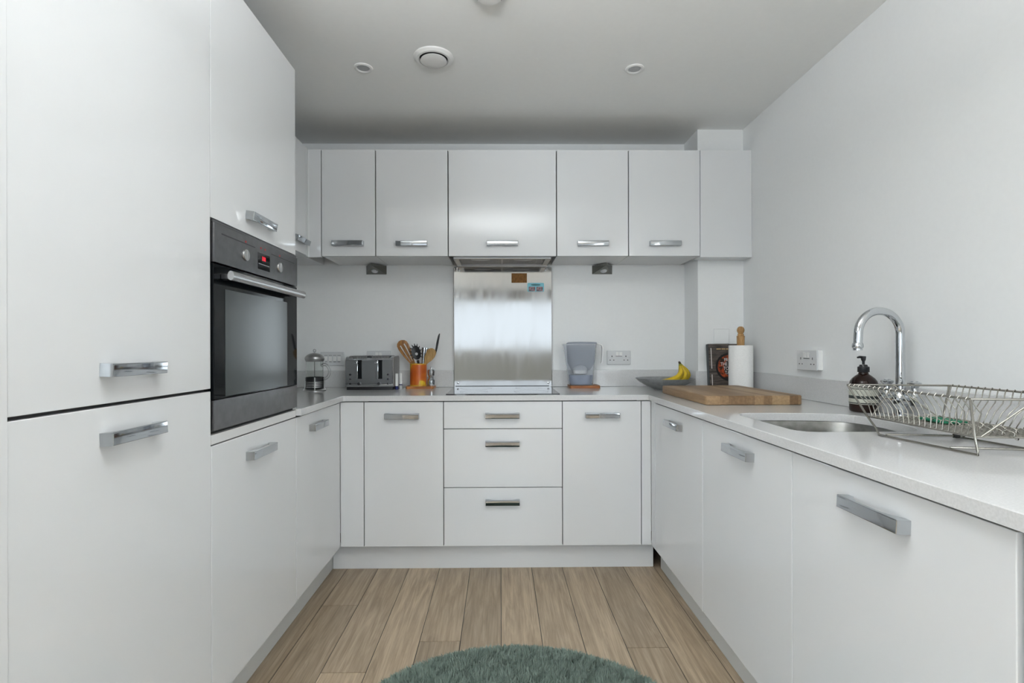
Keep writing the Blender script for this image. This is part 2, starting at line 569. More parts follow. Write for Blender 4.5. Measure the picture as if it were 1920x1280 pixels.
# living-room walls behind the camera, with a window and side openings added for light
wb = MB()
for xa, xb, za, zb in ((-4.1, -3.7, 0, CZ), (3.7, 4.1, 0, CZ), (-2.0, -1.6, 0, CZ), (1.6, 2.0, 0, CZ), (-1.6, 1.6, 0, 1.05), (-1.6, 1.6, 2.2, CZ),
                       (-3.7, -2.0, 0, 0.65), (-3.7, -2.0, 2.25, CZ), (2.0, 3.7, 0, 0.65), (2.0, 3.7, 2.25, CZ)):
    wb.box(xa, xb, -5.0, -4.88, za, zb)
struct('wall_front', wb, M['wall_dark'])
ws = MB()
ws.box(-4.0, -3.88, -4.9, -3.1, 0, CZ)
ws.box(-4.0, -3.88, -0.9, 0.67, 0, CZ)
ws.box(-4.0, -3.88, -3.1, -0.9, 0, 0.75)
ws.box(-4.0, -3.88, -3.1, -0.9, 2.25, CZ)
struct('wall_far_left', ws, M['wall_dark'])
wf = MB()
for x in (-1.57, 1.57):
    wf.box(x - 0.03, x + 0.03, -4.98, -4.92, 1.05, 2.2)
wf.box(-1.6, 1.6, -4.98, -4.92, 1.05, 1.11)
wf.box(-1.6, 1.6, -4.98, -4.92, 2.14, 2.2)
struct('window_1', wf, M['plastic_white'])

# ------------------------------------------------------------------ the bar handle used on every door
def handle_mesh():
    L, h, d = 0.172, 0.027, 0.028
    pts = [(-L / 2, 0), (-L / 2, -d), (L / 2, -d), (L / 2, 0), (L / 2 - 0.012, 0)]
    for k in range(9):
        t = k / 8
        x = (L / 2 - 0.014) * (1 - 2 * t)
        pts.append((x, -0.0205 * (1 - (abs(1 - 2 * t)) ** 3.5)))
    pts.append((-L / 2 + 0.012, 0))
    bm = bmesh.new()
    lo = [bm.verts.new((p[0], p[1], -h / 2)) for p in pts]
    hi = [bm.verts.new((p[0], p[1], h / 2)) for p in pts]
    n = len(pts)
    for i in range(n):
        bm.faces.new((lo[i], lo[(i + 1) % n], hi[(i + 1) % n], hi[i]))
    bm.faces.new(lo[::-1])
    bm.faces.new(hi)
    es = [e for e in bm.edges if all(v.co.y < -d + 1e-4 for v in e.verts)]
    bmesh.ops.bevel(bm, geom=es, offset=0.0022, segments=3, affect='EDGES', profile=0.5)
    return mk_mesh('handle', MB().bm(bm), M['chrome'], 20)
HM = handle_mesh()
RZ = {'back': 0.0, 'left': PI / 2, 'right': -PI / 2}
def handle(parent, x, y, z, side, tilt=0.0):
    # tiny yaw / pitch differences, as hand-fitted handles have
    return shared('handle', HM, parent, (x, y, z), RZ[side], Matrix.Rotation(tilt, 4, 'X'))

DB = 0.0015
DF, DW = 2.6168, 2.868
TZ0, TZ1 = 0.133, 0.8645
G = 0.0018

def door_y(parent, name, x0, x1, z0, z1, y, hx=None, hz=None, tilt=0, g=G):
    """front panel facing the camera (normal -y)"""
    d = part(name, MB().box(x0 + g, x1 - g, y, y + 0.019, z0 + g, z1 - g, DB), M['gloss'], parent)
    if hz is not None:
        handle(d, (x0 + x1) / 2 if hx is None else hx, y - 0.0003, hz, 'back', tilt)
    return d

def door_x(parent, name, y0, y1, z0, z1, x, side, hy=None, hz=None, tilt=0, g=G):
    s = 1 if side == 'left' else -1
    xa, xb = sorted((x, x - s * 0.019))
    d = part(name, MB().box(xa, xb, y0 + g, y1 - g, z0 + g, z1 - g, DB), M['gloss'], parent)
    if hz is not None:
        handle(d, x + s * 0.0003, hy, hz, side, tilt)
    return d

# ---- base units, back run
bx = [-0.687, -0.287, 0.313, 0.713]
u = thing('base_cabinet', 'white gloss single-door base cabinet left of the hob drawers, below the toaster', 'cabinet', (-0.487, 2.9, 0.133), 'white base cabinets')
part('carcass', MB().box(bx[0] + .001, bx[1] - .001, DF + 0.0215, YB - 0.02, 0.133, 0.8575), M['carcass'], u)
door_y(u, 'door', bx[0], bx[1], TZ0, TZ1, DF, -0.494, 0.793, 0.05)
u = thing('drawer_unit', 'white gloss three-drawer unit under the hob', 'drawer unit', (0.013, 2.9, 0.133))
part('carcass', MB().box(bx[1] + .001, bx[2] - .001, DF + 0.0215, YB - 0.02, 0.133, 0.8575), M['carcass'], u)
for z0, z1, hz, t in ((0.7255, TZ1, 0.7935, 0.05), (0.429, 0.7255, 0.652, 0.03), (TZ0, 0.429, 0.357, -0.03)):
    door_y(u, 'drawer', bx[1], bx[2], z0, z1, DF, 0.010, hz, t)
u = thing('base_cabinet', 'white gloss single-door base cabinet right of the hob drawers, below the water filter jug', 'cabinet', (0.513, 2.9, 0.133), 'white base cabinets')
part('carcass', MB().box(bx[2] + .001, bx[3] - .001, DF + 0.0215, YB - 0.02, 0.133, 0.8575), M['carcass'], u)
door_y(u, 'door', bx[2], bx[3], TZ0, TZ1, DF, 0.513, 0.793, 0.0)
solo('filler_panel', MB().box(-0.8050, bx[0] - .002, DF, DF + 0.019, TZ0 + G, TZ1 - G, 0.001), M['gloss'], 'narrow white filler panel in the left inner corner of the base cabinets', 'filler panel', 'corner filler panels')
solo('filler_panel', MB().box(bx[3] + .002, 0.7620, DF, DF + 0.019, TZ0 + G, TZ1 - G, 0.001), M['gloss'], 'narrow white filler panel in the right inner corner, facing the camera', 'filler panel', 'corner filler panels')

# ---- base units, left run (face x = -0.806)
XLF, XRF = -0.806, 0.763
u = thing('base_cabinet', 'white gloss left-hand base cabinet below the cafetiere, between the oven tower and the corner', 'cabinet', (-1.1, 2.335, 0.133), 'white base cabinets')
part('carcass', MB().box(XL + .004, XLF - 0.0215, 2.057, 2.61, 0.133, 0.8575), M['carcass'], u)
door_x(u, 'door', 2.0555, DF - 0.0005, TZ0, TZ1 - 0.003, XLF, 'left', 2.280, 0.7975, 0.0)
# ---- base units, right run
u = thing('base_cabinet', 'white gloss right-hand base cabinet deepest in the corner, below the chopping board', 'cabinet', (1.08, 2.28, 0.133), 'white base cabinets')
part('carcass', MB().box(XRF + 0.0215, XR - .004, 1.951, 2.61, 0.133, 0.8575), M['carcass'], u)
door_x(u, 'door', 1.9495, 2.550, TZ0, TZ1 - 0.0045, XRF, 'right', 2.25, 0.793, -0.1)
part('filler_strip', MB().box(XRF, XRF + 0.019, 2.552, DF - 0.001, TZ0 + G, TZ1 - G, 0.001), M['gloss'], u)
u = thing('base_cabinet', 'white gloss right-hand base cabinet below the sink', 'cabinet', (1.08, 1.649, 0.133), 'white base cabinets')
sc_ = MB()   # open-topped carcass so that the sink bowl has room
sc_.box(XRF + 0.0215, XR - .004, 1.351, 1.367, 0.133, 0.8575)
sc_.box(XRF + 0.0215, XR - .004, 1.931, 1.947, 0.133, 0.8575)
sc_.box(XRF + 0.0215, XR - .004, 1.367, 1.931, 0.133, 0.149)
sc_.box(XRF + 0.0215, XRF + 0.0375, 1.367, 1.931, 0.149, 0.8575)
part('carcass', sc_, M['carcass'], u)
door_x(u, 'door', 1.349, 1.9495, TZ0, TZ1 - 0.004, XRF, 'right', 1.635, 0.8005, -0.05)
u = thing('integrated_dishwasher', 'widest-looking white gloss front at the near right, below the dish rack', 'cabinet', (1.08, 1.05, 0.133))
part('carcass', MB().box(XRF + 0.0215, XR - .004, 0.752, 1.347, 0.133, 0.8575), M['carcass'], u)
door_x(u, 'door', 0.7565, 1.349, TZ0, TZ1 - 0.004, XRF, 'right', 1.041, 0.7965, -0.05)
solo('end_panel', MB().box(XRF + 0.004, XR - .004, 0.732, 0.750, 0.0, 0.8625, 0.001), M['gloss'], 'white end panel closing the right-hand cabinets at the frame edge', 'end panel')

# ---- plinths
solo('plinth', MB().box(-0.862, 0.789, 2.675, 2.690, 0.0, 0.131, 0.001), M['plinth'], 'white kickboard under the cabinets facing the camera', 'plinth', 'kickboards')
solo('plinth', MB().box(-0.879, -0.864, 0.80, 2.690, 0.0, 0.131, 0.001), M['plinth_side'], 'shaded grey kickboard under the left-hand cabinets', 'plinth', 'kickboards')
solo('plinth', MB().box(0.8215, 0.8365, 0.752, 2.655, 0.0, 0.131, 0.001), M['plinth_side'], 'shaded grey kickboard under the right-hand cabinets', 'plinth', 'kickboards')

# ---- tall units
u = thing('fridge_housing', 'tall white gloss fridge-freezer housing with two doors at far left', 'cabinet', (-1.1, 1.154, 0.133), 'tall white units')
part('carcass', MB().box(XL + .004, XLF - 0.0215, 0.856, 1.452, 0.133, 2.229), M['carcass'], u)
for z0, z1, hz, t in ((1.0215, 2.231, 1.0915, 0.06), (TZ0, 1.0145, 0.950, -0.06)):
    d = part('door', MB().box(XLF - 0.019, XLF, 0.856, 1.4520, z0, z1, DB), M['gloss'], u)
    handle(d, XLF + 0.0003, 1.137, hz, 'left', t)
solo('end_panel', MB().box(XL + .004, XLF + 0.004, 0.822, 0.853, 0.0, 2.231, 0.001), M['gloss'], 'white end panel at the far left edge, beside the tall fridge doors', 'end panel')
u = thing('oven_housing', 'tall white gloss unit that holds the built-in oven', 'cabinet', (-1.1, 1.754, 0.133), 'tall white units')
cc = MB()
cc.box(XL + .004, XLF - 0.0215, 1.4555, 2.0525, 0.133, 0.876)
cc.box(XL + .004, XLF - 0.0215, 1.4555, 2.0525, 1.506, 2.229)
cc.box(XL + .004, XL + 0.020, 1.4555, 2.0525, 0.876, 1.506)
cc.box(XL + .004, XLF - 0.0215, 1.4555, 1.461, 0.876, 1.506)
cc.box(XL + .004, XLF - 0.0215, 2.047, 2.0525, 0.876, 1.506)
part('carcass', cc, M['carcass'], u)
part('side_panel', MB().box(XL + .004, XLF - 0.001, 2.0530, 2.0545, 0.898, 2.230), M['panel'], u)
d = part('door', MB().box(XLF - 0.019, XLF, 1.4560, 2.0535, 1.5005, 2.231, DB), M['gloss'], u)
handle(d, XLF + 0.0003, 1.738, 1.5585, 'left', 0.15)
d = part('door', MB().box(XLF - 0.019, XLF, 1.4560, 2.0520, TZ0, 0.8605, DB), M['gloss'], u)
handle(d, XLF + 0.0003, 1.736, 0.793, 'left', 0.0)
part('shelf_rail', MB().box(XLF - 0.019, XLF, 1.4560, 2.0520, 0.8645, 0.8915, 0.001), M['panel'], u)

# ---- oven
ov = thing('oven', 'built-in black glass and steel single oven with a bar handle', 'oven', (-1.05, 1.754, 0.90))
part('body', MB().box(XLF - 0.50, XLF - 0.022, 1.464, 2.044, 0.90, 1.492), M['gap'], ov)
part('trim_gap', MB().box(XLF - 0.022, XLF - 0.012, 1.4570, 2.0510, 0.8930, 1.4985), M['gap'], ov)
part('control_panel', MB().box(XLF - 0.012, XLF + 0.008, 1.4575, 2.0505, 1.3765, 1.4880, 0.0015), M['dark_steel'], ov)
part('top_trim', MB().box(XLF - 0.012, XLF + 0.004, 1.4575, 2.0505, 1.4890, 1.4965, 0.001), M['dark_steel'], ov)
dr = part('door', MB().box(XLF - 0.012, XLF + 0.006, 1.4575, 2.0505, 0.9905, 1.3725, 0.001), M['oven_glass'], ov, 'black glass drop-down oven door')
part('window', MB().box(XLF + 0.0061, XLF + 0.0068, 1.517, 1.955, 0.995, 1.306), M['oven_window'], dr)
part('base_strip', MB().box(XLF - 0.012, XLF + 0.006, 1.4575, 2.0505, 0.9030, 0.9885, 0.001), M['dark_steel'], ov)
hb = MB()
xh = XLF + 0.047
prof = [(xh + 0.009 * math.cos(a), 1.3395 + 0.0135 * math.sin(a)) for a in [math.radians(q) for q in range(0, 360, 24)]]
hb.loft([[(p[0], y, p[1]) for p in prof] for y in (1.470, 2.012)])
hd = part('handle', hb, M['steel'], dr)
for y in (1.505, 1.985):
    part('handle_post', MB().box(XLF + 0.006, xh - 0.002, y - 0.011, y + 0.011, 1.332, 1.347, 0.002), M['dark_steel'], hd)
for y in (1.637, 1.887):
    k = MB()
    k.cyl((XLF + 0.008, y, 1.4265), (XLF + 0.0125, y, 1.4265), 0.0185, 0.0175, 36)
    k.hint = 20
    k.box(XLF + 0.0125, XLF + 0.0145, y - 0.0018, y + 0.0018, 1.412, 1.441, 0.0006)
    part('knob', k, M['steel'], ov)
ds = part('display', MB().box(XLF + 0.0081, XLF + 0.0088, 1.718, 1.806, 1.397, 1.4520), M['black_gloss'], ov)
for ya, yb in ((1.748, 1.754), (1.758, 1.766), (1.769, 1.773)):
    part('digit', MB().box(XLF + 0.0089, XLF + 0.0092, ya, yb, 1.428, 1.442), M['red_led'], ds, 'red glowing clock digit')
part('button_row', MB().box(XLF + 0.0089, XLF + 0.0093, 1.722, 1.800, 1.4135, 1.4165), M['steel'], ds)
for ya, yb in ((1.496, 1.700), (1.818, 2.018)):
    part('print_line', MB().box(XLF + 0.0081, XLF + 0.0085, ya, yb, 1.4605, 1.4640), M['black'], ov)
for y in (1.637, 1.740, 1.770, 1.887):
    part('print_mark', MB().box(XLF + 0.0081, XLF + 0.0087, y - 0.004, y + 0.004, 1.4655, 1.4715), M['red_mark'], ov)

# ---- wall units
wx = [-0.984, -0.686, -0.286, 0.314, 0.714, 1.114]
WZ0, WZ1 = 1.639, 2.231
wl = ['white gloss wall cabinet nearest the left corner, grey-looking handle', 'white gloss wall cabinet second from the left, above the toaster',
      'wide white gloss wall cabinet in the middle with the cooker hood beneath', 'white gloss wall cabinet right of the hood cabinet, above the water filter jug',
      'white gloss wall cabinet furthest right, next to the plain filler panel']
tl = [-0.08, 0.04, -0.03, -0.02, 0.0]
for i in range(5):
    u = thing('wall_cabinet', wl[i], 'cabinet', ((wx[i] + wx[i + 1]) / 2, 3.0, WZ0), 'wall cabinets')
    z0c = WZ0 + 0.004
    if i == 2:
        z0c = WZ0 + 0.034
    part('carcass', MB().box(wx[i] + .0015, wx[i + 1] - .0015, DW + 0.0215, YB - 0.001, z0c, WZ1 - 0.002, 0.0), M['panel'], u)
    for xe in (wx[i] + .001, wx[i + 1] - .003):
        part('seam_shade_strip', MB().box(xe, xe + .002, DW + 0.0200, DW + 0.0212, z0c, WZ1 - 0.002), M['gap'], u)  # black strip standing in for shade behind the door seams
    part('added_dark_top', MB().box(wx[i] + .0015, wx[i + 1] - .0015, DW + 0.0215, YB - 0.001, WZ1 - 0.0018, WZ1 - 0.0008), M['bounce_damper'], u)  # added dark sheet that keeps the gap above in shade
    door_y(u, 'door', wx[i], wx[i + 1], WZ0, WZ1, DW, None, 1.7085, tl[i], 0.0026)
solo('filler_panel', MB().box(wx[5] + 0.001, XR - 0.001, DW + 0.003, 2.973, WZ0 - 0.004, WZ1 - 0.001, 0.001), M['gloss'], 'plain white boxed filler panel between the wall cabinets and the right wall', 'filler panel')
# left-hand wall unit, running back to the corner
u = thing('wall_cabinet', 'white gloss wall cabinet on the left wall, mostly hidden behind the oven tower', 'cabinet', (-1.22, 2.45, WZ0), 'wall cabinets')
XW = -1.055
part('carcass', MB().box(XL + .004, XW - 0.0215, 2.058, YB - 0.002, WZ0 + 0.004, WZ1 - 0.002), M['panel'], u)
door_x(u, 'door', 2.057, 2.838, WZ0, WZ1, XW, 'left', 2.742, 1.709, 0.3)
cp = MB()
cp.prism([(XW - 0.019, 2.842), (XW, 2.842), (XW, DW - 0.004), (XW + 0.006, DW), (wx[0] - 0.002, DW), (wx[0] - 0.002, DW + 0.019), (XW - 0.019, DW + 0.019)], WZ0 - 0.002, WZ1 - 0.001)
solo('corner_post', cp, M['gloss'], 'narrow white corner post between the left-hand and back wall cabinets', 'corner post')

# ---- cooker hood under the middle cabinet
hd_ = thing('cooker_hood', 'dark steel canopy cooker hood recessed under the middle wall cabinet', 'cooker hood', (0.014, 3.04, 1.63))
hf = MB()
hf.box(-0.262, 0.286, 2.905, 2.925, 1.632, 1.672, 0.002)
hf.box(-0.262, 0.286, 3.150, 3.168, 1.626, 1.672, 0.002)
hf.box(-0.262, -0.232, 2.925, 3.150, 1.632, 1.672, 0.002)
hf.box(0.256, 0.286, 2.925, 3.150, 1.632, 1.672, 0.002)
part('rim', hf, M['steel'], hd_)
for x0, x1 in ((-0.230, 0.008), (0.016, 0.254)):
    fm = MB().box(x0, x1, 2.927, 3.148, 1.645, 1.652)
    for k in range(24):
        xx = x0 + 0.006 + k * (x1 - x0 - 0.012) / 23
        fm.cyl((xx, 2.93, 1.6445), (xx, 3.145, 1.6445), 0.0016, n=6)
    fp = part('grease_filter', fm, M['dark_steel'], hd_)
    part('lamp_lens', MB().lathe((x0 + x1) / 2, 2.985, [(0.036, 1.6410), (0.032, 1.6395), (0.012, 1.6400)], 28, 1.6, 0.9), M['plastic_grey'], fp)
part('centre_bar', MB().box(0.008, 0.016, 2.927, 3.148, 1.638, 1.650), M['steel'], hd_)

# ---- triangular under-cabinet spotlights
def wedge(cx, ax, label):
    t = thing('cabinet_spotlight', label, 'light', (cx, 3.15, 1.586), 'triangular under-cabinet spotlights')
    x0, x1 = cx - 0.062, cx + 0.062
    m = MB()
    m.add([(x0, 3.190, 1.638), (x1, 3.190, 1.638), (ax, 3.088, 1.638), (x0, 3.190, 1.586), (x1, 3.190, 1.586), (ax, 3.100, 1.626)],
          [(0, 1, 2), (3, 5, 4), (0, 2, 5, 3), (1, 4, 5, 2), (0, 3, 4, 1)])
    b = part('body', m, M['lamp_steel'], t)
    # lens on the sloping face
    p0, p1, p2 = Vector((x0, 3.190, 1.586)), Vector((x1, 3.190, 1.586)), Vector((ax, 3.100, 1.626))
    c = (p0 + p1 + p2 * 1.2) / 3.2
    n = (p1 - p0).cross(p2 - p0).normalized()
    if n.z > 0:
        n = -n
    l = MB()
    l.cyl(c, c + n * 0.003, 0.021, 0.019, 24)
    part('lens_ring', l, M['chrome'], t)
    part('lens', MB().cyl(c + n * 0.0031, c + n * 0.0035, 0.015, 0.014, 24), M['plastic_grey'], t)
wedge(-0.758, -0.765, 'small steel triangular spotlight under the wall cabinets left of the hood')
wedge(0.6295, 0.637, 'small steel triangular spotlight under the wall cabinets right of the hood')

# ------------------------------------------------------------------ worktop with sink cut-out
def offset_loop(L, d):
    n = len(L)
    out = []
    for i in range(n):
        p0, p1, p2 = Vector(L[i - 1]), Vector(L[i]), Vector(L[(i + 1) % n])
        a, b = (p1 - p0).normalized(), (p2 - p1).normalized()
        na, nb = Vector((-a.y, a.x)), Vector((-b.y, b.x))
        k = 1 + na.dot(nb)
        o = (na + nb) / k
        out.append(tuple(p1 + o * d))
    return out
outer = [(XL + 0.002, 2.0565), (-0.786, 2.0565), (-0.786, 2.606), (0.745, 2.606), (0.745, 0.722), (XR - 0.001, 0.722), (XR - 0.001, YB - 0.001), (XL + 0.002, YB - 0.001)]
outer = [(XL + 0.002, 2.0565), (-0.786, 2.0565), (-0.786, 2.596), (-0.776, 2.606), (0.738, 2.606), (0.745, 2.599), (0.745, 0.722), (XR - 0.001, 0.722), (XR - 0.001, 2.974), (1.139, 2.974), (1.139, YB - 0.001), (XL + 0.002, YB - 0.001)]
hole = [(0.842, 1.500), (0.849, 1.474), (0.866, 1.455), (0.895, 1.447), (1.10, 1.447), (1.160, 1.455), (1.200, 1.478), (1.228, 1.525), (1.243, 1.60), (1.249, 1.68),
        (1.247, 1.745), (1.232, 1.790), (1.205, 1.822), (1.160, 1.845), (1.10, 1.858), (1.00, 1.867), (0.905, 1.869), (0.872, 1.861), (0.850, 1.838), (0.842, 1.800)]
Z0w, Z1w, ch = 0.8680, WZ, 0.0018
wt = MB()
def fillcap(mb, lo, li, z):
    bm = bmesh.new()
    es = []
    for L in (lo, li):
        vs = [bm.verts.new((p[0], p[1], z)) for p in L]
        es += [bm.edges.new((vs[i], vs[(i + 1) % len(vs)])) for i in range(len(vs))]
    bmesh.ops.triangle_fill(bm, use_beauty=True, edges=es)
    mb.bm(bm)
oi, hi_ = offset_loop(outer, ch), offset_loop(hole, -ch)
fillcap(wt, oi, hi_, Z1w)
fillcap(wt, outer, hole, Z0w)
def band(mb, A, B, za, zb):
    n = len(A)
    mb.add([(p[0], p[1], za) for p in A] + [(p[0], p[1], zb) for p in B], [(i, (i + 1) % n, n + (i + 1) % n, n + i) for i in range(n)])
band(wt, outer, outer, Z0w, Z1w - ch)
band(wt, outer, oi, Z1w - ch, Z1w)
band(wt, hole, hole, Z0w, Z1w - ch)
band(wt, hole, hi_, Z1w - ch, Z1w)
# weld coincident vertices
bmw = bmesh.new()
mew = bpy.data.meshes.new('tmp')
mew.from_pydata(wt.v, [], wt.f)
bmw.from_mesh(mew)
bpy.data.meshes.remove(mew)
bmesh.ops.remove_doubles(bmw, verts=bmw.verts, dist=1e-5)
wt = MB().bm(bmw)
solo('worktop', wt, M['quartz'], 'U-shaped pale grey quartz worktop running round three sides of the kitchen', 'worktop', angle=20)

up_l = 'low grey quartz upstand against the %s'
solo('upstand', MB().box(XL + .003, -0.284, 3.172, YB - 0.001, WZ + .0008, 0.997, 0.001), M['quartz'], up_l % 'back wall left of the steel splashback', 'upstand', 'quartz upstands')
solo('upstand', MB().box(0.318, 1.1185, 3.172, YB - 0.001, WZ + .0008, 0.997, 0.001), M['quartz'], up_l % 'back wall right of the steel splashback', 'upstand', 'quartz upstands')
um = MB().box(1.1195, 1.1385, 2.956, YB - 0.001, WZ + .0008, 0.997, 0.001)
um.box(1.1385, XR - 0.021, 2.956, 2.9740, WZ + .0008, 0.997, 0.001)
solo('upstand', um, M['quartz'], up_l % 'boxed column in the corner', 'upstand', 'quartz upstands')
solo('upstand', MB().box(1.384, XR - 0.001, 0.722, 2.973, WZ + .0008, 0.997, 0.001), M['quartz'], up_l % 'right wall behind the tap', 'upstand', 'quartz upstands')

# ---- sink bowl
sk = thing('sink', 'undermounted stainless steel sink bowl below the swan-neck tap', 'sink', (1.05, 1.66, 0.70))
s0 = offset_loop(hole, -0.012)
s1 = offset_loop(hole, 0.004)
cxs, cys = 1.045, 1.66
def shr(L, k):
    return [((p[0] - cxs) * k + cxs, (p[1] - cys) * k + cys) for p in L]
lo3 = lambda L, z: [(p[0], p[1], z) for p in L]
bw = MB().loft([lo3(s0, 0.8665), lo3(offset_loop(hole, -0.003), 0.8668), lo3(offset_loop(hole, -0.001), 0.863), lo3(hole, 0.80), lo3(shr(hole, .97), 0.73), lo3(shr(hole, .90), 0.712), lo3(shr(hole, .14), 0.706)], False, True)
part('bowl', bw, M['sink_steel'], sk, angle=60)
part('drain', MB().lathe(cxs, cys, [(0.045, 0.709), (0.043, 0.713), (0.036, 0.711), (0.012, 0.709)], 28), M['chrome'], sk)
for k in range(3):
    part('overflow_slot', MB().ball((1.2395, 1.62 + k * 0.028, 0.83), 0.002, 0.008, 0.004, 10), M['slot'], sk)

# ---- splashback, hob
sp = thing('splashback', 'brushed stainless steel splashback panel behind the hob', 'splashback', (0.016, 3.175, 0.897))
part('panel', MB().box(-0.2810, 0.3145, 3.1660, 3.1690, 0.8975, 1.6250, 0.0006), M['splash'], sp)
part('backing', MB().box(-0.279, 0.3125, 3.1692, YB - 0.001, 0.8975, 1.624), M['carcass'], sp)
for x, z in ((-0.249, 1.606), (0.279, 1.606), (-0.258, 0.919), (0.293, 0.919)):
    part('screw', MB().lathe(0, 0, [(0.0062, 0), (0.0058, 0.0015), (0.003, 0.0026), (0.0008, 0.003)], 16).xf(Matrix.Translation((x, 3.1659, z)) @ Matrix.Rotation(PI / 2, 4, 'X')), M['plastic_white'] if z > 1 else M['chrome'], sp)
hb_ = thing('hob', 'flush black glass ceramic hob on the worktop', 'hob', (0.013, 2.87, WZ))
part('glass_top', MB().prism(rrect(-0.277, 0.303, 2.634, 3.135, 0.006, 3), WZ + .0004, WZ + 0.0052), M['hob'], hb_)
for x, y, r in ((-0.14, 2.76, 0.075), (0.165, 2.76, 0.09), (-0.14, 3.0, 0.09), (0.165, 3.0, 0.075)):
    part('cooking_zone_ring', MB().lathe(x, y, [(r, WZ + .0053), (r, WZ + .0055), (r - 0.0015, WZ + .0055), (r - 0.0015, WZ + .0053)], 48, cap0=False, cap1=False), M['plastic_grey'], hb_)
solo('wood_magnet', MB().box(0.070, 0.164, 3.1600, 3.1655, 1.531, 1.588, 0.001), M['cork'], 'small brown wooden card stuck near the top of the splashback', 'magnet')
mg = thing('picture_magnet', 'small cyan-topped picture magnet on the splashback, lower right of the brown card', 'magnet', (0.218, 3.163, 1.472))
part('backing', MB().prism(rrect(0.167, 0.268, 1.476, 1.529, 0.006, 3), 3.1615, 3.1655, 'xz'), M['cyan'], mg)
part('picture', MB().box(0.174, 0.214, 3.1606, 3.1613, 1.478, 1.506), M['picture'], mg)
part('picture', MB().box(0.221, 0.261, 3.1606, 3.1613, 1.478, 1.506), M['picture'], mg)
part('title_band', MB().prism([(0.2175 + 0.030 * math.cos(a), 1.517 + 0.0055 * math.sin(a)) for a in [k * PI / 8 for k in range(16)]], 3.1606, 3.1613, 'xz'), mat('teal_print', srgb(50, 110, 115), 0.5), mg)

# ------------------------------------------------------------------ electrical plates
def screws_y(t, xs, z, y):
    for x in xs:
        part('plate_screw', MB().lathe(0, 0, [(0.003, 0), (0.0026, 0.0012), (0.0006, 0.0014)], 10).xf(Matrix.Translation((x, y, z)) @ Matrix.Rotation(PI / 2, 4, 'X')), M['plastic_grey'], t)

def socket_back(cx, cz, label, full=True):
    t = thing('double_socket', label, 'socket', (cx, YB - 0.005, cz - 0.043), 'plug sockets')
    pl = part('plate', MB().box(cx - 0.073, cx + 0.073, YB - 0.009, YB - 0.0005, cz - 0.043, cz + 0.043, 0.003), M['plate'], t)
    y = YB - 0.0092
    for s in (-1, 1):
        part('switch', MB().box(cx + s * 0.011 - 0.009, cx + s * 0.011 + 0.009, y - 0.0035, y, cz + 0.010, cz + 0.034, 0.0015), M['plastic_white'], t)
        hx = cx + s * 0.043
        part('pin_hole', MB().box(hx - 0.0025, hx + 0.0025, y - 0.0002, y + 0.0004, cz + 0.003, cz + 0.012), M['slot'], t)
        for q in (-0.011, 0.011):
            part('pin_hole', MB().box(hx + q - 0.0035, hx + q + 0.0035, y - 0.0002, y + 0.0004, cz - 0.018, cz - 0.0135), M['slot'], t)
    part('switch_shadow_line', MB().box(cx - 0.020, cx + 0.020, y - 0.0002, y + 0.0003, cz + 0.007, cz + 0.0095), M['slot'], t)
    screws_y(t, (cx - 0.0635, cx + 0.0635), cz, y)
socket_back(0.7305, 1.072, 'white double socket on the back wall between the water filter jug and the fruit bowl')
socket_back(-0.7445, 1.074, 'white double socket on the back wall, mostly hidden behind the toaster')

t = thing('switch_plate', 'white four-gang switch plate on the back wall behind the cafetiere', 'switch', (-1.028, YB - 0.005, 1.027))
part('plate', MB().box(-1.101, -0.955, YB - 0.009, YB - 0.0005, 1.027, 1.113, 0.003), M['plate'], t)
for k in range(4):
    x = -1.066 + k * 0.0265
    part('switch', MB().box(x - 0.009, x + 0.009, YB - 0.0125, YB - 0.0092, 1.056, 1.082, 0.0015), M['plastic_white'], t)
    part('switch_label', MB().box(x - 0.010, x + 0.010, YB - 0.0096, YB - 0.0091, 1.0895, 1.0915), M['slot'], t)
    part('switch_shadow_line', MB().box(x - 0.0075, x + 0.0075, YB - 0.0096, YB - 0.0091, 1.0495, 1.052), M['slot'], t)
t = thing('blank_plate', 'plain white square cover plate on the boxed column above the book', 'cover plate', (1.273, 2.972, 1.153))
part('plate', MB().box(1.229, 1.317, 2.9660, 2.9745, 1.153, 1.240, 0.003), M['wall'], t)

# double socket in a surface box on the right wall
t = thing('double_socket', 'white double socket in a raised box on the right wall', 'socket', (XR - 0.02, 2.31, 1.032), 'plug sockets')
x = XR - 0.030
part('back_box', MB().box(x + 0.007, XR - 0.0005, 2.237, 2.383, 1.032, 1.118, 0.002), M['plastic_white'], t)
part('plate', MB().box(x, x + 0.0065, 2.235, 2.385, 1.030, 1.120, 0.002), M['plate'], t)
for s in (-1, 1):
    part('switch', MB().box(x - 0.0035, x - 0.0002, 2.31 + s * 0.013 - 0.0095, 2.31 + s * 0.013 + 0.0095, 1.085, 1.109, 0.0015), M['plastic_white'], t)
    hy = 2.31 + s * 0.044
    part('pin_hole', MB().box(x - 0.0004, x, hy - 0.0022, hy + 0.0022, 1.077, 1.087), M['slot'], t)
    for q in (-0.011, 0.011):
        part('pin_hole', MB().box(x - 0.0004, x, hy + q - 0.0035, hy + q + 0.0035, 1.055, 1.0595), M['slot'], t)
part('switch_shadow_line', MB().box(x - 0.0004, x, 2.287, 2.333, 1.081, 1.0835), M['slot'], t)

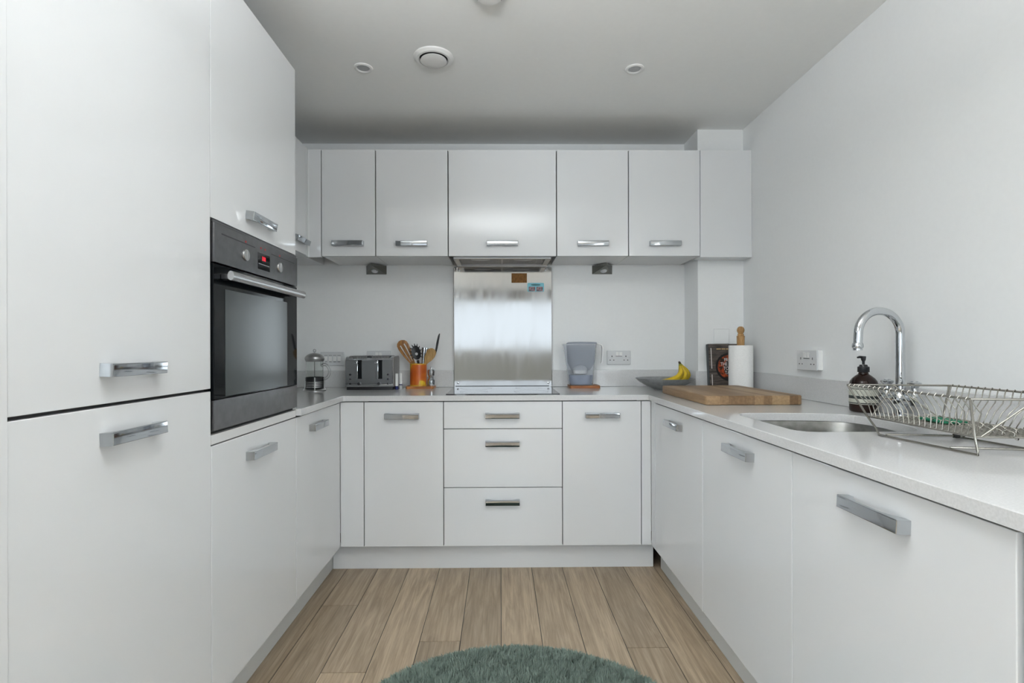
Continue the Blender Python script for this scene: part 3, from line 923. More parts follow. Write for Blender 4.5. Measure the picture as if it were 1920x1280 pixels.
# ------------------------------------------------------------------ ceiling fittings
vt = thing('ceiling_vent', 'round white ventilation valve on the ceiling, left of centre', 'vent', (-0.284, 2.241, CZ - 0.02))
part('ring', MB().lathe(-0.284, 2.241, [(0.086, CZ - 0.0005), (0.085, CZ - 0.006), (0.074, CZ - 0.014), (0.064, CZ - 0.014), (0.060, CZ - 0.008), (0.060, CZ - 0.0008)], 56, cap1=False, cap0=False), M['plastic_white'], vt)
part('throat', MB().lathe(-0.284, 2.241, [(0.0605, CZ - 0.0010), (0.0605, CZ - 0.0025)], 48), M['slot'], vt)
part('disc', MB().lathe(-0.284, 2.241, [(0.015, CZ - 0.003), (0.020, CZ - 0.012), (0.0555, CZ - 0.0145), (0.0565, CZ - 0.017), (0.052, CZ - 0.019), (0.02, CZ - 0.0195), (0.004, CZ - 0.0195)], 48), M['plastic_white'], vt)
for x, lb in ((-0.609, 'left of the round vent'), (0.608, 'at the right of the ceiling')):
    t = thing('downlight', 'small recessed ceiling downlight, switched off, ' + lb, 'light', (x, 2.326, CZ - 0.008), 'recessed downlights')
    part('bezel', MB().lathe(x, 2.326, [(0.042, CZ - 0.0005), (0.041, CZ - 0.004), (0.034, CZ - 0.0065), (0.029, CZ - 0.005), (0.0275, CZ - 0.0008)], 40, cap0=False, cap1=False), M['plastic_white'], t)
    part('lens', MB().lathe(x, 2.326, [(0.0275, CZ - 0.001), (0.025, CZ - 0.003), (0.008, CZ - 0.0045), (0.001, CZ - 0.0046)], 32), M['steel'], t)
sd = thing('smoke_alarm', 'round white smoke alarm on the ceiling, cut by the top of the frame', 'smoke alarm', (-0.035, 1.80, CZ - 0.04))
part('base', MB().lathe(-0.035, 1.80, [(0.066, CZ - 0.0005), (0.068, CZ - 0.008), (0.066, CZ - 0.016), (0.05, CZ - 0.017)], 44), M['plastic_white'], sd)
part('cover', MB().lathe(-0.035, 1.80, [(0.052, CZ - 0.0172), (0.050, CZ - 0.030), (0.044, CZ - 0.037), (0.020, CZ - 0.040), (0.003, CZ - 0.040)], 44), M['plastic_white'], sd)
vs_ = MB()
for k in range(20):
    a = 2 * PI * k / 20
    part('sounder_slot', MB().box(-0.0035, 0.0035, 0.0500, 0.0525, -0.028, -0.020).xf(Matrix.Translation((-0.035, 1.80, CZ)) @ Matrix.Rotation(a, 4, 'Z')), M['slot'], sd)

# ------------------------------------------------------------------ rug
rug = thing('round_rug', 'round sage green shaggy rug on the wooden floor', 'rug', (0.05, 1.345, 0))
part('backing', MB().lathe(0.05, 1.345, [(0.58, 0.001), (0.588, 0.006), (0.58, 0.014), (0.3, 0.015), (0.01, 0.015)], 96), M['rug'], rug)
rs = np.random.RandomState(3)
N = 110000
rad = 0.592 * np.sqrt(rs.rand(N))
ang = rs.rand(N) * 2 * PI
bx_, by_ = rad * np.cos(ang), rad * np.sin(ang)
# clumps: neighbouring tufts lean the same way
fx = np.sin(bx_ * 47 + 3 * np.sin(by_ * 31)) + 0.7 * np.sin(by_ * 83 + bx_ * 20)
fy = np.cos(by_ * 53 + 3 * np.sin(bx_ * 37)) + 0.7 * np.sin(bx_ * 71 - by_ * 33)
lx = 0.0028 * fx + rs.randn(N) * 0.0045
ly = 0.0028 * fy + rs.randn(N) * 0.0045
edge = np.clip((rad - 0.565) / 0.03, 0, 1)
lx += edge * np.cos(ang) * 0.010
ly += edge * np.sin(ang) * 0.010
hh = (0.017 + rs.rand(N) * 0.012) * (1 - 0.45 * edge)
ta = rs.rand(N) * PI
wd = 0.0013 + rs.rand(N) * 0.0008
dx, dy = np.cos(ta) * wd, np.sin(ta) * wd
co = np.zeros((N, 5, 3))
co[:, 0] = np.stack([bx_ - dx, by_ - dy, np.full(N, 0.010)], 1)
co[:, 1] = np.stack([bx_ + dx, by_ + dy, np.full(N, 0.010)], 1)
co[:, 2] = np.stack([bx_ + dx + lx * .4, by_ + dy + ly * .4, 0.010 + hh * .6], 1)
co[:, 3] = np.stack([bx_ - dx + lx * .4, by_ - dy + ly * .4, 0.010 + hh * .6], 1)
co[:, 4] = np.stack([bx_ + lx, by_ + ly, 0.010 + hh], 1)
me = bpy.data.meshes.new('pile')
idx = np.arange(N) * 5
loops = np.stack([idx, idx + 1, idx + 2, idx + 3, idx + 3, idx + 2, idx + 4], 1).ravel()
me.vertices.add(N * 5)
me.vertices.foreach_set('co', co.ravel())
me.loops.add(N * 7)
me.loops.foreach_set('vertex_index', loops.astype(np.int32))
me.polygons.add(N * 2)
ls = np.stack([np.arange(N) * 7, np.arange(N) * 7 + 4], 1).ravel()
me.polygons.foreach_set('loop_start', ls.astype(np.int32))
me.materials.append(M['rug'])
me.update(calc_edges=True)
me.validate()
po = bpy.data.objects.new('pile', me)
C.objects.link(po)
po.parent = rug
po['kind'] = 'stuff'

# ------------------------------------------------------------------ cafetiere
cx, cy = -1.045, 2.93
cf = thing('cafetiere', 'steel and glass cafetiere standing in the left corner of the worktop', 'cafetiere', (cx, cy, WZ))
part('beaker', MB().lathe(cx, cy, [(0.0455, 0.914), (0.0465, 0.92), (0.0465, 1.066), (0.0485, 1.074), (0.0472, 1.074), (0.0452, 1.066), (0.0452, 0.922), (0.044, 0.917)], 40), M['glassy'], cf)
part('plunger_rod', MB().cyl((cx, cy, 0.95), (cx, cy, 1.105), 0.0022, n=10), M['chrome'], cf)
part('filter_plate', MB().lathe(cx, cy, [(0.044, 0.940), (0.0445, 0.944), (0.0445, 0.950), (0.02, 0.953), (0.003, 0.953)], 36), M['chrome'], cf)
part('lid', MB().lathe(cx, cy, [(0.047, 1.060), (0.0505, 1.068), (0.053, 1.075), (0.053, 1.079), (0.049, 1.088), (0.040, 1.097), (0.026, 1.104), (0.010, 1.107), (0.004, 1.109)], 40), M['steel'], cf)
part('knob', MB().cyl((cx, cy, 1.105), (cx, cy, 1.114), 0.003, n=12).tube([(cx + 0.0075 * math.cos(a), cy, 1.121 + 0.0075 * math.sin(a)) for a in [2 * PI * k / 20 for k in range(20)]], 0.002, 8, closed=True), M['chrome'], cf)
part('band', MB().lathe(cx, cy, [(0.0475, 0.953), (0.0490, 0.953), (0.0490, 0.972), (0.0475, 0.972)], 40, cap0=False, cap1=False), M['black'], cf, 'black collar round the glass')
fr = MB()
for z in (0.918, 0.927, 0.936, 0.945):
    fr.lathe(cx, cy, [(0.0478, z - 0.0022), (0.0495, z - 0.0022), (0.0495, z + 0.0022), (0.0478, z + 0.0022)], 40, cap0=False, cap1=False)
for a in (20, 110, 200, 290):
    ar = math.radians(a)
    p = (cx + 0.0505 * math.cos(ar), cy + 0.0505 * math.sin(ar))
    fr.tube([(p[0], p[1], 0.972), (p[0], p[1], 0.915), (cx + 0.060 * math.cos(ar), cy + 0.060 * math.sin(ar), 0.899)], 0.0032, 8)
part('frame', fr, M['steel'], cf)
part('base_ring', MB().lathe(cx, cy, [(0.046, WZ + .0005), (0.062, WZ + .0005), (0.062, 0.8985), (0.054, 0.906), (0.046, 0.908)], 40), M['steel'], cf)
part('cup_liner', MB().lathe(cx, cy, [(0.0467, 0.911), (0.0474, 0.911), (0.0474, 0.956), (0.0467, 0.956)], 40, cap0=False, cap1=False), M['black'], cf)
hn = MB()
for off in (0.0, 0.011):
    pts = []
    for k in range(19):
        a = math.radians(118 - k * 11.5)
        pts.append((cx + 0.052 + (0.034 - off) * math.cos(a) + 0.003, cy, 1.003 + (0.046 - off * 1.2) * math.sin(a)))
    hn.tube(pts, 0.0022, 8)
hn.tube([(cx + 0.043 + 0.0065 * math.cos(a), cy, 1.037 + 0.0065 * math.sin(a)) for a in [2 * PI * k / 16 for k in range(16)]], 0.002, 8, closed=True)
hn.cyl((cx + 0.047, cy, 0.963), (cx + 0.060, cy, 0.960), 0.003, n=8)
part('handle', hn, M['steel'], cf)

# ------------------------------------------------------------------ toaster
tx0, tx1, ty0, ty1 = -0.8855, -0.6115, 2.972, 3.150
ts = thing('toaster', 'polished steel four-slice toaster on the worktop left of the utensil jar', 'toaster', ((tx0 + tx1) / 2, 3.06, WZ))
part('foot_base', MB().prism(rrect(tx0 + 0.004, tx1 - 0.003, ty0 + 0.004, ty1 - 0.004, 0.01, 3), WZ + .0005, 0.9125), M['black'], ts)
tb = MB()
prof = [(ty0, 0.913), (ty0 - 0.001, 1.055), (ty0 + 0.004, 1.070), (ty0 + 0.013, 1.080), (ty0 + 0.03, 1.086), (ty1 - 0.03, 1.0885), (ty1 - 0.010, 1.084), (ty1, 1.070), (ty1, 0.913)]
tb.prism(prof, tx0 + 0.002, tx1 - 0.0015, 'yz')
part('body', tb, M['chrome_sharp'], ts, angle=25)
for xs in (tx0, tx1 - 0.0028):
    sp_ = MB()
    sp_.prism([(p[0], p[1]) for p in offset_loop(prof, -0.0012)] if False else prof, xs - 0.0002, xs + 0.0030, 'yz')
    part('side_panel', sp_, M['steel'], ts)
for xa, xb in ((-0.868, -0.757), (-0.741, -0.630)):
    for ya in (3.004, 3.068):
        part('bread_slot', MB().box(xa, xb, ya, ya + 0.034, 1.0800, 1.0895, 0.001), M['slot'], ts)
for xa in (-0.862, -0.735):
    for k in range(12):
        part('grille_bar', MB().box(xa + k * 0.0085, xa + k * 0.0085 + 0.004, ty0 + 0.006, ty0 + 0.028, 1.0700, 1.0885, 0.0), M['steel'], ts)
part('top_grille', MB().box(-0.866, -0.632, ty0 + 0.012, ty0 + 0.022, 1.077, 1.0868), M['slot'], ts)
for xa in (-0.8290, -0.7125):
    lv = part('lever_slot', MB().box(xa, xa + 0.038, ty0 - 0.0022, ty0 - 0.0006, 0.9585, 1.066, 0.0005), M['black_gloss'], ts)
    part('lever_track', MB().box(xa + 0.001, xa + 0.016, ty0 - 0.0075, ty0 - 0.0024, 0.957, 1.064, 0.002), M['chrome_sharp'], lv)
    part('lever_knob', MB().box(xa - 0.002, xa + 0.018, ty0 - 0.022, ty0 - 0.0078, 1.043, 1.056, 0.003), M['chrome_sharp'], lv)
for xa in (-0.806, -0.6925):
    part('browning_knob', MB().cyl((xa, ty0 - 0.0008, 0.9315), (xa, ty0 - 0.013, 0.9315), 0.0095, 0.008, 24), M['black'], ts)
for xa in (-0.857, -0.6425):
    for z in (0.931, 0.957, 0.983):
        part('button', MB().cyl((xa, ty0 - 0.0008, z), (xa, ty0 - 0.006, z), 0.0062, 0.0055, 18), M['black'], ts)

# small bottles beside the toaster
for k, (x, y, h) in enumerate(((-0.5990, 3.005, 0.092), (-0.5805, 3.030, 0.094))):
    t = thing('supplement_tube', ['slim white and navy tube tight against the toaster side', 'slim white tube with a blue foot, between the other tube and the utensil jar'][k], 'bottle', (x, y, WZ), 'slim tubes beside the toaster')
    r = 0.0085
    part('tube_body', MB().lathe(x, y, [(r, WZ + 0.02), (r, WZ + h - 0.004), (r - 0.002, WZ + h), (0.001, WZ + h)], 20), M['plastic_white'], t)
    part('cap', MB().lathe(x, y, [(r + 0.0006, WZ + .0004), (r + 0.0006, WZ + 0.0195)], 20), M['blue'] if k == 0 else M['plastic_grey'], t)
    if k:
        part('printed_band', MB().lathe(x, y, [(r + 0.0003, WZ + 0.023), (r + 0.0003, WZ + 0.029)], 20), M['blue'], t)

# ------------------------------------------------------------------ utensil jar on its trivet
solo('wooden_trivet', MB().prism(rrect(-0.555, -0.390, 3.030, 3.150, 0.016, 4), WZ + .0005, 0.9095), M['trivet'], 'orange-brown wooden trivet under the utensil jar', 'trivet')
jx, jy = -0.486, 3.083
jt = thing('utensil_jar', 'orange and yellow printed jar holding kitchen utensils', 'jar', (jx, jy, 0.91))
part('wall', MB().lathe(jx, jy, [(0.048, 0.9102), (0.0492, 0.912), (0.0492, 1.041), (0.0470, 1.041), (0.0465, 0.918), (0.002, 0.916)], 44), M['tin'], jt)
part('rim_band', MB().lathe(jx, jy, [(0.0468, 1.0365), (0.0500, 1.0365), (0.0500, 1.0425), (0.0468, 1.0425)], 44, cap0=False, cap1=False), M['tin_band'], jt)
part('foot_band', MB().lathe(jx, jy, [(0.0485, 0.9105), (0.0498, 0.9105), (0.0498, 0.9175), (0.0485, 0.9175)], 44, cap0=False, cap1=False), M['tin_band'], jt)
# pepper mill
px_, py_ = -0.4085, 3.068
pm_ = thing('pepper_mill', 'small chrome pepper mill beside the orange utensil jar', 'pepper mill', (px_, py_, 0.91))
part('body', MB().lathe(px_, py_, [(0.021, 0.9100), (0.022, 0.914), (0.022, 0.944), (0.018, 0.950), (0.0135, 0.958), (0.016, 0.968), (0.0195, 0.972), (0.0195, 0.984)], 32), M['chrome_sharp'], pm_)
part('cap', MB().lathe(px_, py_, [(0.0205, 0.9845), (0.0205, 1.000), (0.017, 1.006), (0.009, 1.008), (0.003, 1.008)], 32), M['chrome_sharp'], pm_)
part('crank', MB().cyl((px_, py_, 1.008), (px_, py_, 1.018), 0.0035, n=12).tube([(px_, py_, 1.016), (px_ + 0.012, py_, 1.016), (px_ + 0.021, py_, 1.010), (px_ + 0.023, py_, 0.996)], 0.0018, 8).ball((px_, py_, 1.020), 0.005, n=12), M['chrome_sharp'], pm_)

def blade_shape(mb, outline, thick, mtx, bend=None):
    """flat outline (x right, z up) given thickness and curvature, then placed"""
    fr_, bk = [], []
    for x, z in outline:
        yb = bend(x, z) if bend else 0
        fr_.append(tuple(mtx @ Vector((x, yb - thick / 2, z))))
        bk.append(tuple(mtx @ Vector((x, yb + thick / 2, z))))
    n = len(outline)
    mb.add(fr_ + bk, [(i, (i + 1) % n, n + (i + 1) % n, n + i) for i in range(n)])
    # triangulated caps
    bm = bmesh.new()
    for L in (fr_, bk):
        vs = [bm.verts.new(p) for p in L]
        f = bm.faces.new(vs)
    bmesh.ops.triangulate(bm, faces=list(bm.faces))
    mb.bm(bm)
    return mb

def placed(p0, p1, roll=0.0):
    """matrix taking local +z onto p0->p1 with local origin at p0, x kept roughly to world x"""
    p0, p1 = Vector(p0), Vector(p1)
    z = (p1 - p0).normalized()
    x = Vector((1, 0, 0)) - z * z.x
    x.normalize()
    y = z.cross(x)
    R = Matrix((x, y, z)).transposed().to_4x4()
    return Matrix.Translation(p0) @ R @ Matrix.Rotation(roll, 4, 'Z')

# slotted wooden spatula leaning left
t = thing('slotted_spoon', 'brown wooden slotted spoon leaning left in the utensil jar', 'spoon', (-0.47, 3.075, 0.92))
m_ = placed((-0.452, 3.083, 0.925), (-0.588, 3.067, 1.170))
L_ = (Vector((-0.588, 3.067, 1.170)) - Vector((-0.452, 3.083, 0.925))).length
out = [(-0.008, 0.0), (0.008, 0.0), (0.010, 0.11), (0.017, 0.15), (0.029, 0.20), (0.034, 0.245), (0.031, 0.272), (0.018, 0.285), (0.0, 0.289), (-0.018, 0.284), (-0.029, 0.268), (-0.031, 0.235), (-0.025, 0.195), (-0.016, 0.15), (-0.010, 0.11)]
def strip(mb, x0, x1, mtx, z0, z1, th=0.006, curve=0.02, zmax=0.289):
    pass
sp1 = MB()
# head made of tines between two slots: left web, middle web, right web
def quadstrip(mb, left, right, th, mtx, bend):
    n = len(left)
    A = []
    for (xa, z), (xb, _) in zip(left, right):
        for k in range(5):
            f = k / 4
            x = xa + (xb - xa) * f
            A.append((x, z))
    fr_ = [mtx @ Vector((x, bend(x, z) - th / 2, z)) for x, z in A]
    bk = [mtx @ Vector((x, bend(x, z) + th / 2, z)) for x, z in A]
    fs = []
    N_ = len(A)
    for i in range(n - 1):
        for k in range(4):
            a = i * 5 + k
            fs.append((a, a + 1, a + 6, a + 5))
            fs.append((N_ + a, N_ + a + 5, N_ + a + 6, N_ + a + 1))
    for i in range(n - 1):
        a = i * 5
        fs.append((a, a + 5, N_ + a + 5, N_ + a))
        a = i * 5 + 4
        fs.append((a + 5, a, N_ + a, N_ + a + 5))
    for k in range(4):
        fs.append((k + 1, k, N_ + k, N_ + k + 1))
        a = (n - 1) * 5 + k
        fs.append((a, a + 1, N_ + a + 1, N_ + a))
    mb.add([tuple(v) for v in fr_ + bk], fs)
bend1 = lambda x, z: 0.10 * max(0, z - 0.13) ** 1.0 * (x / 0.034) ** 2 * 0.35
def wid(z, pts):
    for (z0, w0), (z1, w1) in zip(pts, pts[1:]):
        if z0 <= z <= z1:
            return w0 + (w1 - w0) * (z - z0) / (z1 - z0)
    return pts[-1][1]
W1 = [(0, .008), (.11, .010), (.15, .016), (.20, .028), (.245, .034), (.268, .032), (.280, .024), (.287, .012), (.289, .006)]
zs = [0, .06, .11, .13, .15]
quadstrip(sp1, [(-wid(z, W1), z) for z in zs], [(wid(z, W1), z) for z in zs], 0.007, m_, bend1)
zt = [.262, .268, .275, .280, .284, .287, .289]
quadstrip(sp1, [(-wid(z, W1), z) for z in zt], [(wid(z, W1), z) for z in zt], 0.006, m_, bend1)
zm = [.15, .175, .20, .225, .245, .262]
for a, b in ((-1.0, -0.50), (-0.26, 0.26), (0.50, 1.0)):
    quadstrip(sp1, [(a * wid(z, W1), z) for z in zm], [(b * wid(z, W1), z) for z in zm], 0.006, m_, bend1)
part('spoon_body', sp1, M['spoon'], t, angle=50)

# black pasta server
t = thing('pasta_server', 'black plastic toothed pasta server standing in the utensil jar', 'pasta server', (-0.47, 3.06, 0.92))
m_ = placed((-0.462, 3.075, 0.925), (-0.507, 3.050, 1.180))
ps = MB()
ps.tube([m_ @ Vector((0, 0, z)) for z in (0, 0.06, 0.11, 0.14)], 0.0055, 10, radii=[0.005, 0.0055, 0.006, 0.008])
part('shaft', ps, M['black'], t)
hd2 = MB()
ring, n_ = [], 28
oc = [(0.027 * math.cos(a) * (1 if math.sin(a) > 0 else 1), 0.185 + 0.042 * math.sin(a)) for a in [2 * PI * k / n_ for k in range(n_)]]
ic = [(0.0085 * math.cos(a), 0.178 + 0.0085 * math.sin(a)) for a in [2 * PI * k / n_ for k in range(n_)]]
bd = lambda x, z: -0.25 * (abs(x) / 0.027) ** 2 * 0.03
for sgn in (-1, 1):
    pass
V = []
for L in (oc, ic):
    V += [tuple(m_ @ Vector((x, bd(x, z) - 0.002, z))) for x, z in L]
    V += [tuple(m_ @ Vector((x, bd(x, z) + 0.002, z))) for x, z in L]
F = []
for i in range(n_):
    j = (i + 1) % n_
    o0, o1, i0, i1 = 0, n_, 2 * n_, 3 * n_
    F += [(o0 + i, o0 + j, i0 + j, i0 + i), (o1 + j, o1 + i, i1 + i, i1 + j), (o0 + j, o0 + i, o1 + i, o1 + j), (i0 + i, i0 + j, i1 + j, i1 + i)]
hd2.add(V, F)
part('head', hd2, M['black'], t, angle=50)
for k in range(11):
    a = math.radians(-38 + k * 25.6)
    p = Vector((0.025 * math.cos(a), bd(0.025 * math.cos(a), 0), 0.185 + 0.040 * math.sin(a)))
    dr_ = Vector((math.cos(a) * 0.013, -0.010, math.sin(a) * 0.013 + 0.003))
    part('tooth', MB().tube([m_ @ p, m_ @ (p + dr_ * 0.6), m_ @ (p + dr_)], 0.0022, 7, radii=[0.0034, 0.0026, 0.0013]), M['black'], t)

# steel whisk / tongs
t = thing('steel_tongs', 'steel kitchen tongs behind the black pasta server in the jar', 'tongs', (-0.47, 3.10, 0.92))
for dxx in (-0.006, 0.008):
    sm = MB()
    mm = placed((-0.470, 3.108, 0.925), (-0.452 + dxx, 3.118, 1.140))
    quadstrip(sm, [(-0.006, 0), (-0.007, .12), (-0.012, .19), (-0.013, .212)], [(0.006, 0), (0.007, .12), (0.012, .19), (0.013, .212)], 0.0016, mm, lambda x, z: 40 * x * x)
    part('arm', sm, M['chrome'], t)

# round wooden spoon leaning right
t = thing('wooden_spoon', 'pale round-headed wooden spoon leaning right in the jar', 'spoon', (-0.47, 3.07, 0.92))
m_ = placed((-0.505, 3.075, 0.925), (-0.397, 3.068, 1.125))
ws_ = MB()
W2 = [(0, .006), (.125, .007), (.145, .013), (.165, .023), (.190, .029), (.210, .028), (.225, .020), (.232, .008)]
z2 = [0, .06, .125, .145, .155, .165, .178, .190, .200, .210, .218, .225, .232]
quadstrip(ws_, [(-wid(z, W2), z) for z in z2], [(wid(z, W2), z) for z in z2], 0.007, m_, lambda x, z: 6 * x * x)
part('spoon_body', ws_, M['spoon2'], t, angle=60)

# long black-handled ladle
t = thing('ladle_spoon', 'white spoon with a long thin black handle sticking out to the right of the jar', 'spoon', (-0.44, 3.09, 0.92))
lp = [(-0.502, 3.095, 0.930), (-0.452, 3.095, 1.040), (-0.425, 3.095, 1.070), (-0.398, 3.095, 1.087), (-0.385, 3.095, 1.101)]
part('neck', MB().tube(lp, 0.004, 10, radii=[0.005, 0.0045, 0.0045, 0.0045, 0.004]), M['ceramic_white'], t)
part('grip', MB().tube([(-0.3875, 3.095, 1.098), (-0.382, 3.095, 1.120), (-0.374, 3.095, 1.165), (-0.366, 3.095, 1.205), (-0.361, 3.095, 1.220)], 0.005, 10, radii=[0.0045, 0.0058, 0.0068, 0.0055, 0.0025]), M['black'], t, 'black plastic grip')

# ------------------------------------------------------------------ water filter jug on its trivet
solo('wooden_trivet', MB().prism(rrect(0.408, 0.586, 3.028, 3.155, 0.012, 4), WZ + .0005, 0.9110), M['trivet2'], 'reddish-brown wooden trivet under the water filter jug', 'trivet')
jc = 3.092
jg = thing('water_filter_jug', 'blue-grey translucent water filter jug with a white handle', 'jug', (0.48, jc, 0.911))
def oval(xa, xb, ry, z, n=40, p=2.6):
    cxx, rx = (xa + xb) / 2, (xb - xa) / 2
    o = []
    for k in range(n):
        a = 2 * PI * k / n
        c, s = math.cos(a), math.sin(a)
        o.append((cxx + rx * abs(c) ** (2 / p) * (1 if c >= 0 else -1), jc + ry * abs(s) ** (2 / p) * (1 if s >= 0 else -1), z))
    return o
sec = [(0.413, 0.549, 0.048, 0.9115), (0.408, 0.553, 0.050, 0.920), (0.400, 0.556, 0.051, 0.980), (0.396, 0.560, 0.052, 1.020), (0.386, 0.567, 0.053, 1.080), (0.376, 0.573, 0.054, 1.140), (0.372, 0.575, 0.055, 1.155)]
outer_ = [oval(*s) for s in sec]
inner_ = [oval(s[0] + .003, s[1] - .003, s[2] - .003, s[3] + (.003 if k == 0 else 0)) for k, s in enumerate(sec)]
part('body', MB().loft(outer_ + inner_[::-1], True, True), M['jug_clear'], jg, angle=50)
part('hopper', MB().loft([oval(0.424, 0.534, 0.040, 1.000), oval(0.407, 0.556, 0.046, 1.032), oval(0.403, 0.560, 0.048, 1.040), oval(0.394, 0.566, 0.049, 1.150)], True, False), M['jug'], jg, 'darker blue-grey inner hopper', angle=50)
part('filter_cartridge', MB().loft([oval(0.440, 0.512, 0.034, 0.999 - 0.02), oval(0.436, 0.518, 0.036, 0.985), oval(0.436, 0.518, 0.036, 1.008), oval(0.450, 0.505, 0.028, 1.024), oval(0.470, 0.486, 0.01, 1.030)]), M['plastic_white'], jg, angle=50)
part('water', MB().loft([oval(0.418, 0.545, 0.045, 0.916), oval(0.411, 0.549, 0.046, 0.94), oval(0.407, 0.551, 0.047, 0.972)]), M['water'], jg, angle=50)
part('lid', MB().loft([oval(0.396, 0.576, 0.0555, 1.1555), oval(0.396, 0.578, 0.0555, 1.161), oval(0.404, 0.574, 0.050, 1.166), oval(0.43, 0.55, 0.03, 1.168)]), M['jug_lid'], jg, angle=50)
hj = MB()
hp = [(0.568, jc, 1.157), (0.592, jc, 1.154), (0.606, jc, 1.147), (0.611, jc, 1.128), (0.609, jc, 1.085), (0.606, jc, 1.048), (0.602, jc, 1.040)]
for a, b in zip(hp, hp[1:]):
    pass
loops = []
for i, p in enumerate(hp):
    a = Vector(hp[max(i - 1, 0)])
    b = Vector(hp[min(i + 1, len(hp) - 1)])
    tt = (b - a).normalized()
    nn = Vector((-tt.z, 0, tt.x))
    w = 0.012
    q = 0.0042
    P = Vector(p)
    loops.append([tuple(P + nn * (q * c_) + Vector((0, w * s_, 0))) for c_, s_ in ((1, .6), (.6, 1), (-.6, 1), (-1, .6), (-1, -.6), (-.6, -1), (.6, -1), (1, -.6))])
hj.loft(loops)
part('handle', hj, M['plastic_white'], jg, 'pale open handle', angle=50)

# ------------------------------------------------------------------ fruit bowl and bananas
bx0, by0 = 0.934, 2.932
part_b = MB().lathe(bx0, by0, [(0.060, WZ + .0005), (0.062, 0.899), (0.100, 0.915), (0.140, 0.938), (0.1625, 0.9575), (0.1640, 0.960), (0.1615, 0.960), (0.137, 0.942), (0.098, 0.921), (0.05, 0.9075), (0.002, 0.906)], 64)
solo('fruit_bowl', part_b, M['bowl'], 'wide shallow grey bowl holding bananas behind the chopping board', 'bowl')
def banana(pts, rads, label):
    # smooth the control points with Catmull-Rom
    P = [Vector(p) for p in pts]
    Q, R_ = [], []
    for i in range(len(P) - 1):
        p0, p1, p2, p3 = P[max(i - 1, 0)], P[i], P[i + 1], P[min(i + 2, len(P) - 1)]
        for k in range(5):
            u_ = k / 5
            Q.append(0.5 * ((2 * p1) + (p2 - p0) * u_ + (2 * p0 - 5 * p1 + 4 * p2 - p3) * u_ ** 2 + (3 * p1 - p0 - 3 * p2 + p3) * u_ ** 3))
            R_.append(rads[i] + (rads[i + 1] - rads[i]) * u_)
    Q.append(P[-1])
    R_.append(rads[-1])
    t = thing('banana', label, 'banana', tuple(Q[len(Q) // 2]), 'bananas in the grey bowl')
    ns = max(3, int(len(Q) * 0.2))
    part('stem', MB().tube(Q[:ns - 1], 0, 8, radii=R_[:ns - 1]), M['banana_stem'], t)
    part('neck', MB().tube(Q[ns - 2:ns + 2], 0, 6, radii=[r * 1.0 for r in R_[ns - 2:ns + 2]]), M['banana_g'], t, angle=60)
    part('fruit', MB().tube(Q[ns + 1:], 0, 6, radii=R_[ns + 1:]), M['banana'], t, angle=60)
banana([(1.010, 2.915, 1.052), (1.013, 2.915, 1.040), (1.014, 2.910, 1.020), (1.010, 2.890, 0.990), (0.985, 2.870, 0.966), (0.940, 2.860, 0.950), (0.895, 2.865, 0.946), (0.875, 2.868, 0.950)],
       [0.005, 0.006, 0.009, 0.0165, 0.018, 0.017, 0.010, 0.004], 'front banana of the bunch, lying along the bowl towards the left')
banana([(1.012, 2.920, 1.052), (1.018, 2.920, 1.041), (1.026, 2.920, 1.022), (1.040, 2.918, 0.996), (1.036, 2.905, 0.968), (1.008, 2.902, 0.945), (0.970, 2.905, 0.934), (0.945, 2.91, 0.932)],
       [0.005, 0.006, 0.008, 0.015, 0.017, 0.016, 0.010, 0.004], 'middle banana of the bunch, bent over behind the front one')
banana([(1.014, 2.930, 1.052), (1.022, 2.934, 1.041), (1.036, 2.938, 1.026), (1.058, 2.944, 1.002), (1.068, 2.942, 0.976), (1.052, 2.940, 0.955), (1.020, 2.945, 0.938), (1.000, 2.95, 0.932)],
       [0.005, 0.006, 0.008, 0.014, 0.016, 0.015, 0.010, 0.004], 'right-hand banana of the bunch, curving down at the bowl edge')

# ------------------------------------------------------------------ chopping board
cb = thing('chopping_board', 'thick butcher-block wooden chopping board on the right-hand worktop', 'chopping board', (1.045, 2.42, WZ))
bo = rrect(0.8455, 1.2500, 2.122, 2.712, 0.022, 5)
bi = offset_loop(bo, 0.003)
bl = MB().loft([lo3(bi, WZ + .0005), lo3(bo, WZ + .003), lo3(bo, 0.9310), lo3(bi, 0.9338)])
part('block', bl, M['board'], cb)

# ------------------------------------------------------------------ cook book
bk = thing('cookbook', 'dark hardback cookbook standing behind the paper towel roll', 'book', (1.285, 2.92, WZ))
lean = Matrix.Translation((1.1795, 2.900, WZ + .001)) @ Matrix.Rotation(-0.10, 4, 'X')
BW, BH, BT = 0.200, 0.258, 0.030
def bkx(mb):
    return mb.xf(lean)
part('front_cover', bkx(MB().box(0.0, BW, 0.0, 0.003, 0.0, BH, 0.0006)), M['cover'], bk)
part('back_cover', bkx(MB().box(0.0, BW, BT - 0.003, BT, 0.0, BH, 0.0006)), M['spine'], bk)
part('spine', bkx(MB().box(-0.0025, 0.0, 0.0, BT, 0.0, BH, 0.001)), M['spine'], bk)
part('pages', bkx(MB().box(0.001, BW - 0.004, 0.0035, BT - 0.0035, 0.003, BH - 0.004)), M['pages'], bk)
part('picture', bkx(MB().prism([(0.116 + 0.080 * math.cos(a), 0.127 + 0.080 * math.sin(a)) for a in [2 * PI * k / 40 for k in range(40)]], -0.0006, -0.0001, 'xz')), M['black'], bk)
part('picture', bkx(MB().prism([(0.116 + 0.068 * math.cos(a), 0.127 + 0.068 * math.sin(a)) for a in [2 * PI * k / 40 for k in range(40)]], -0.0010, -0.0007, 'xz')), M['food'], bk)
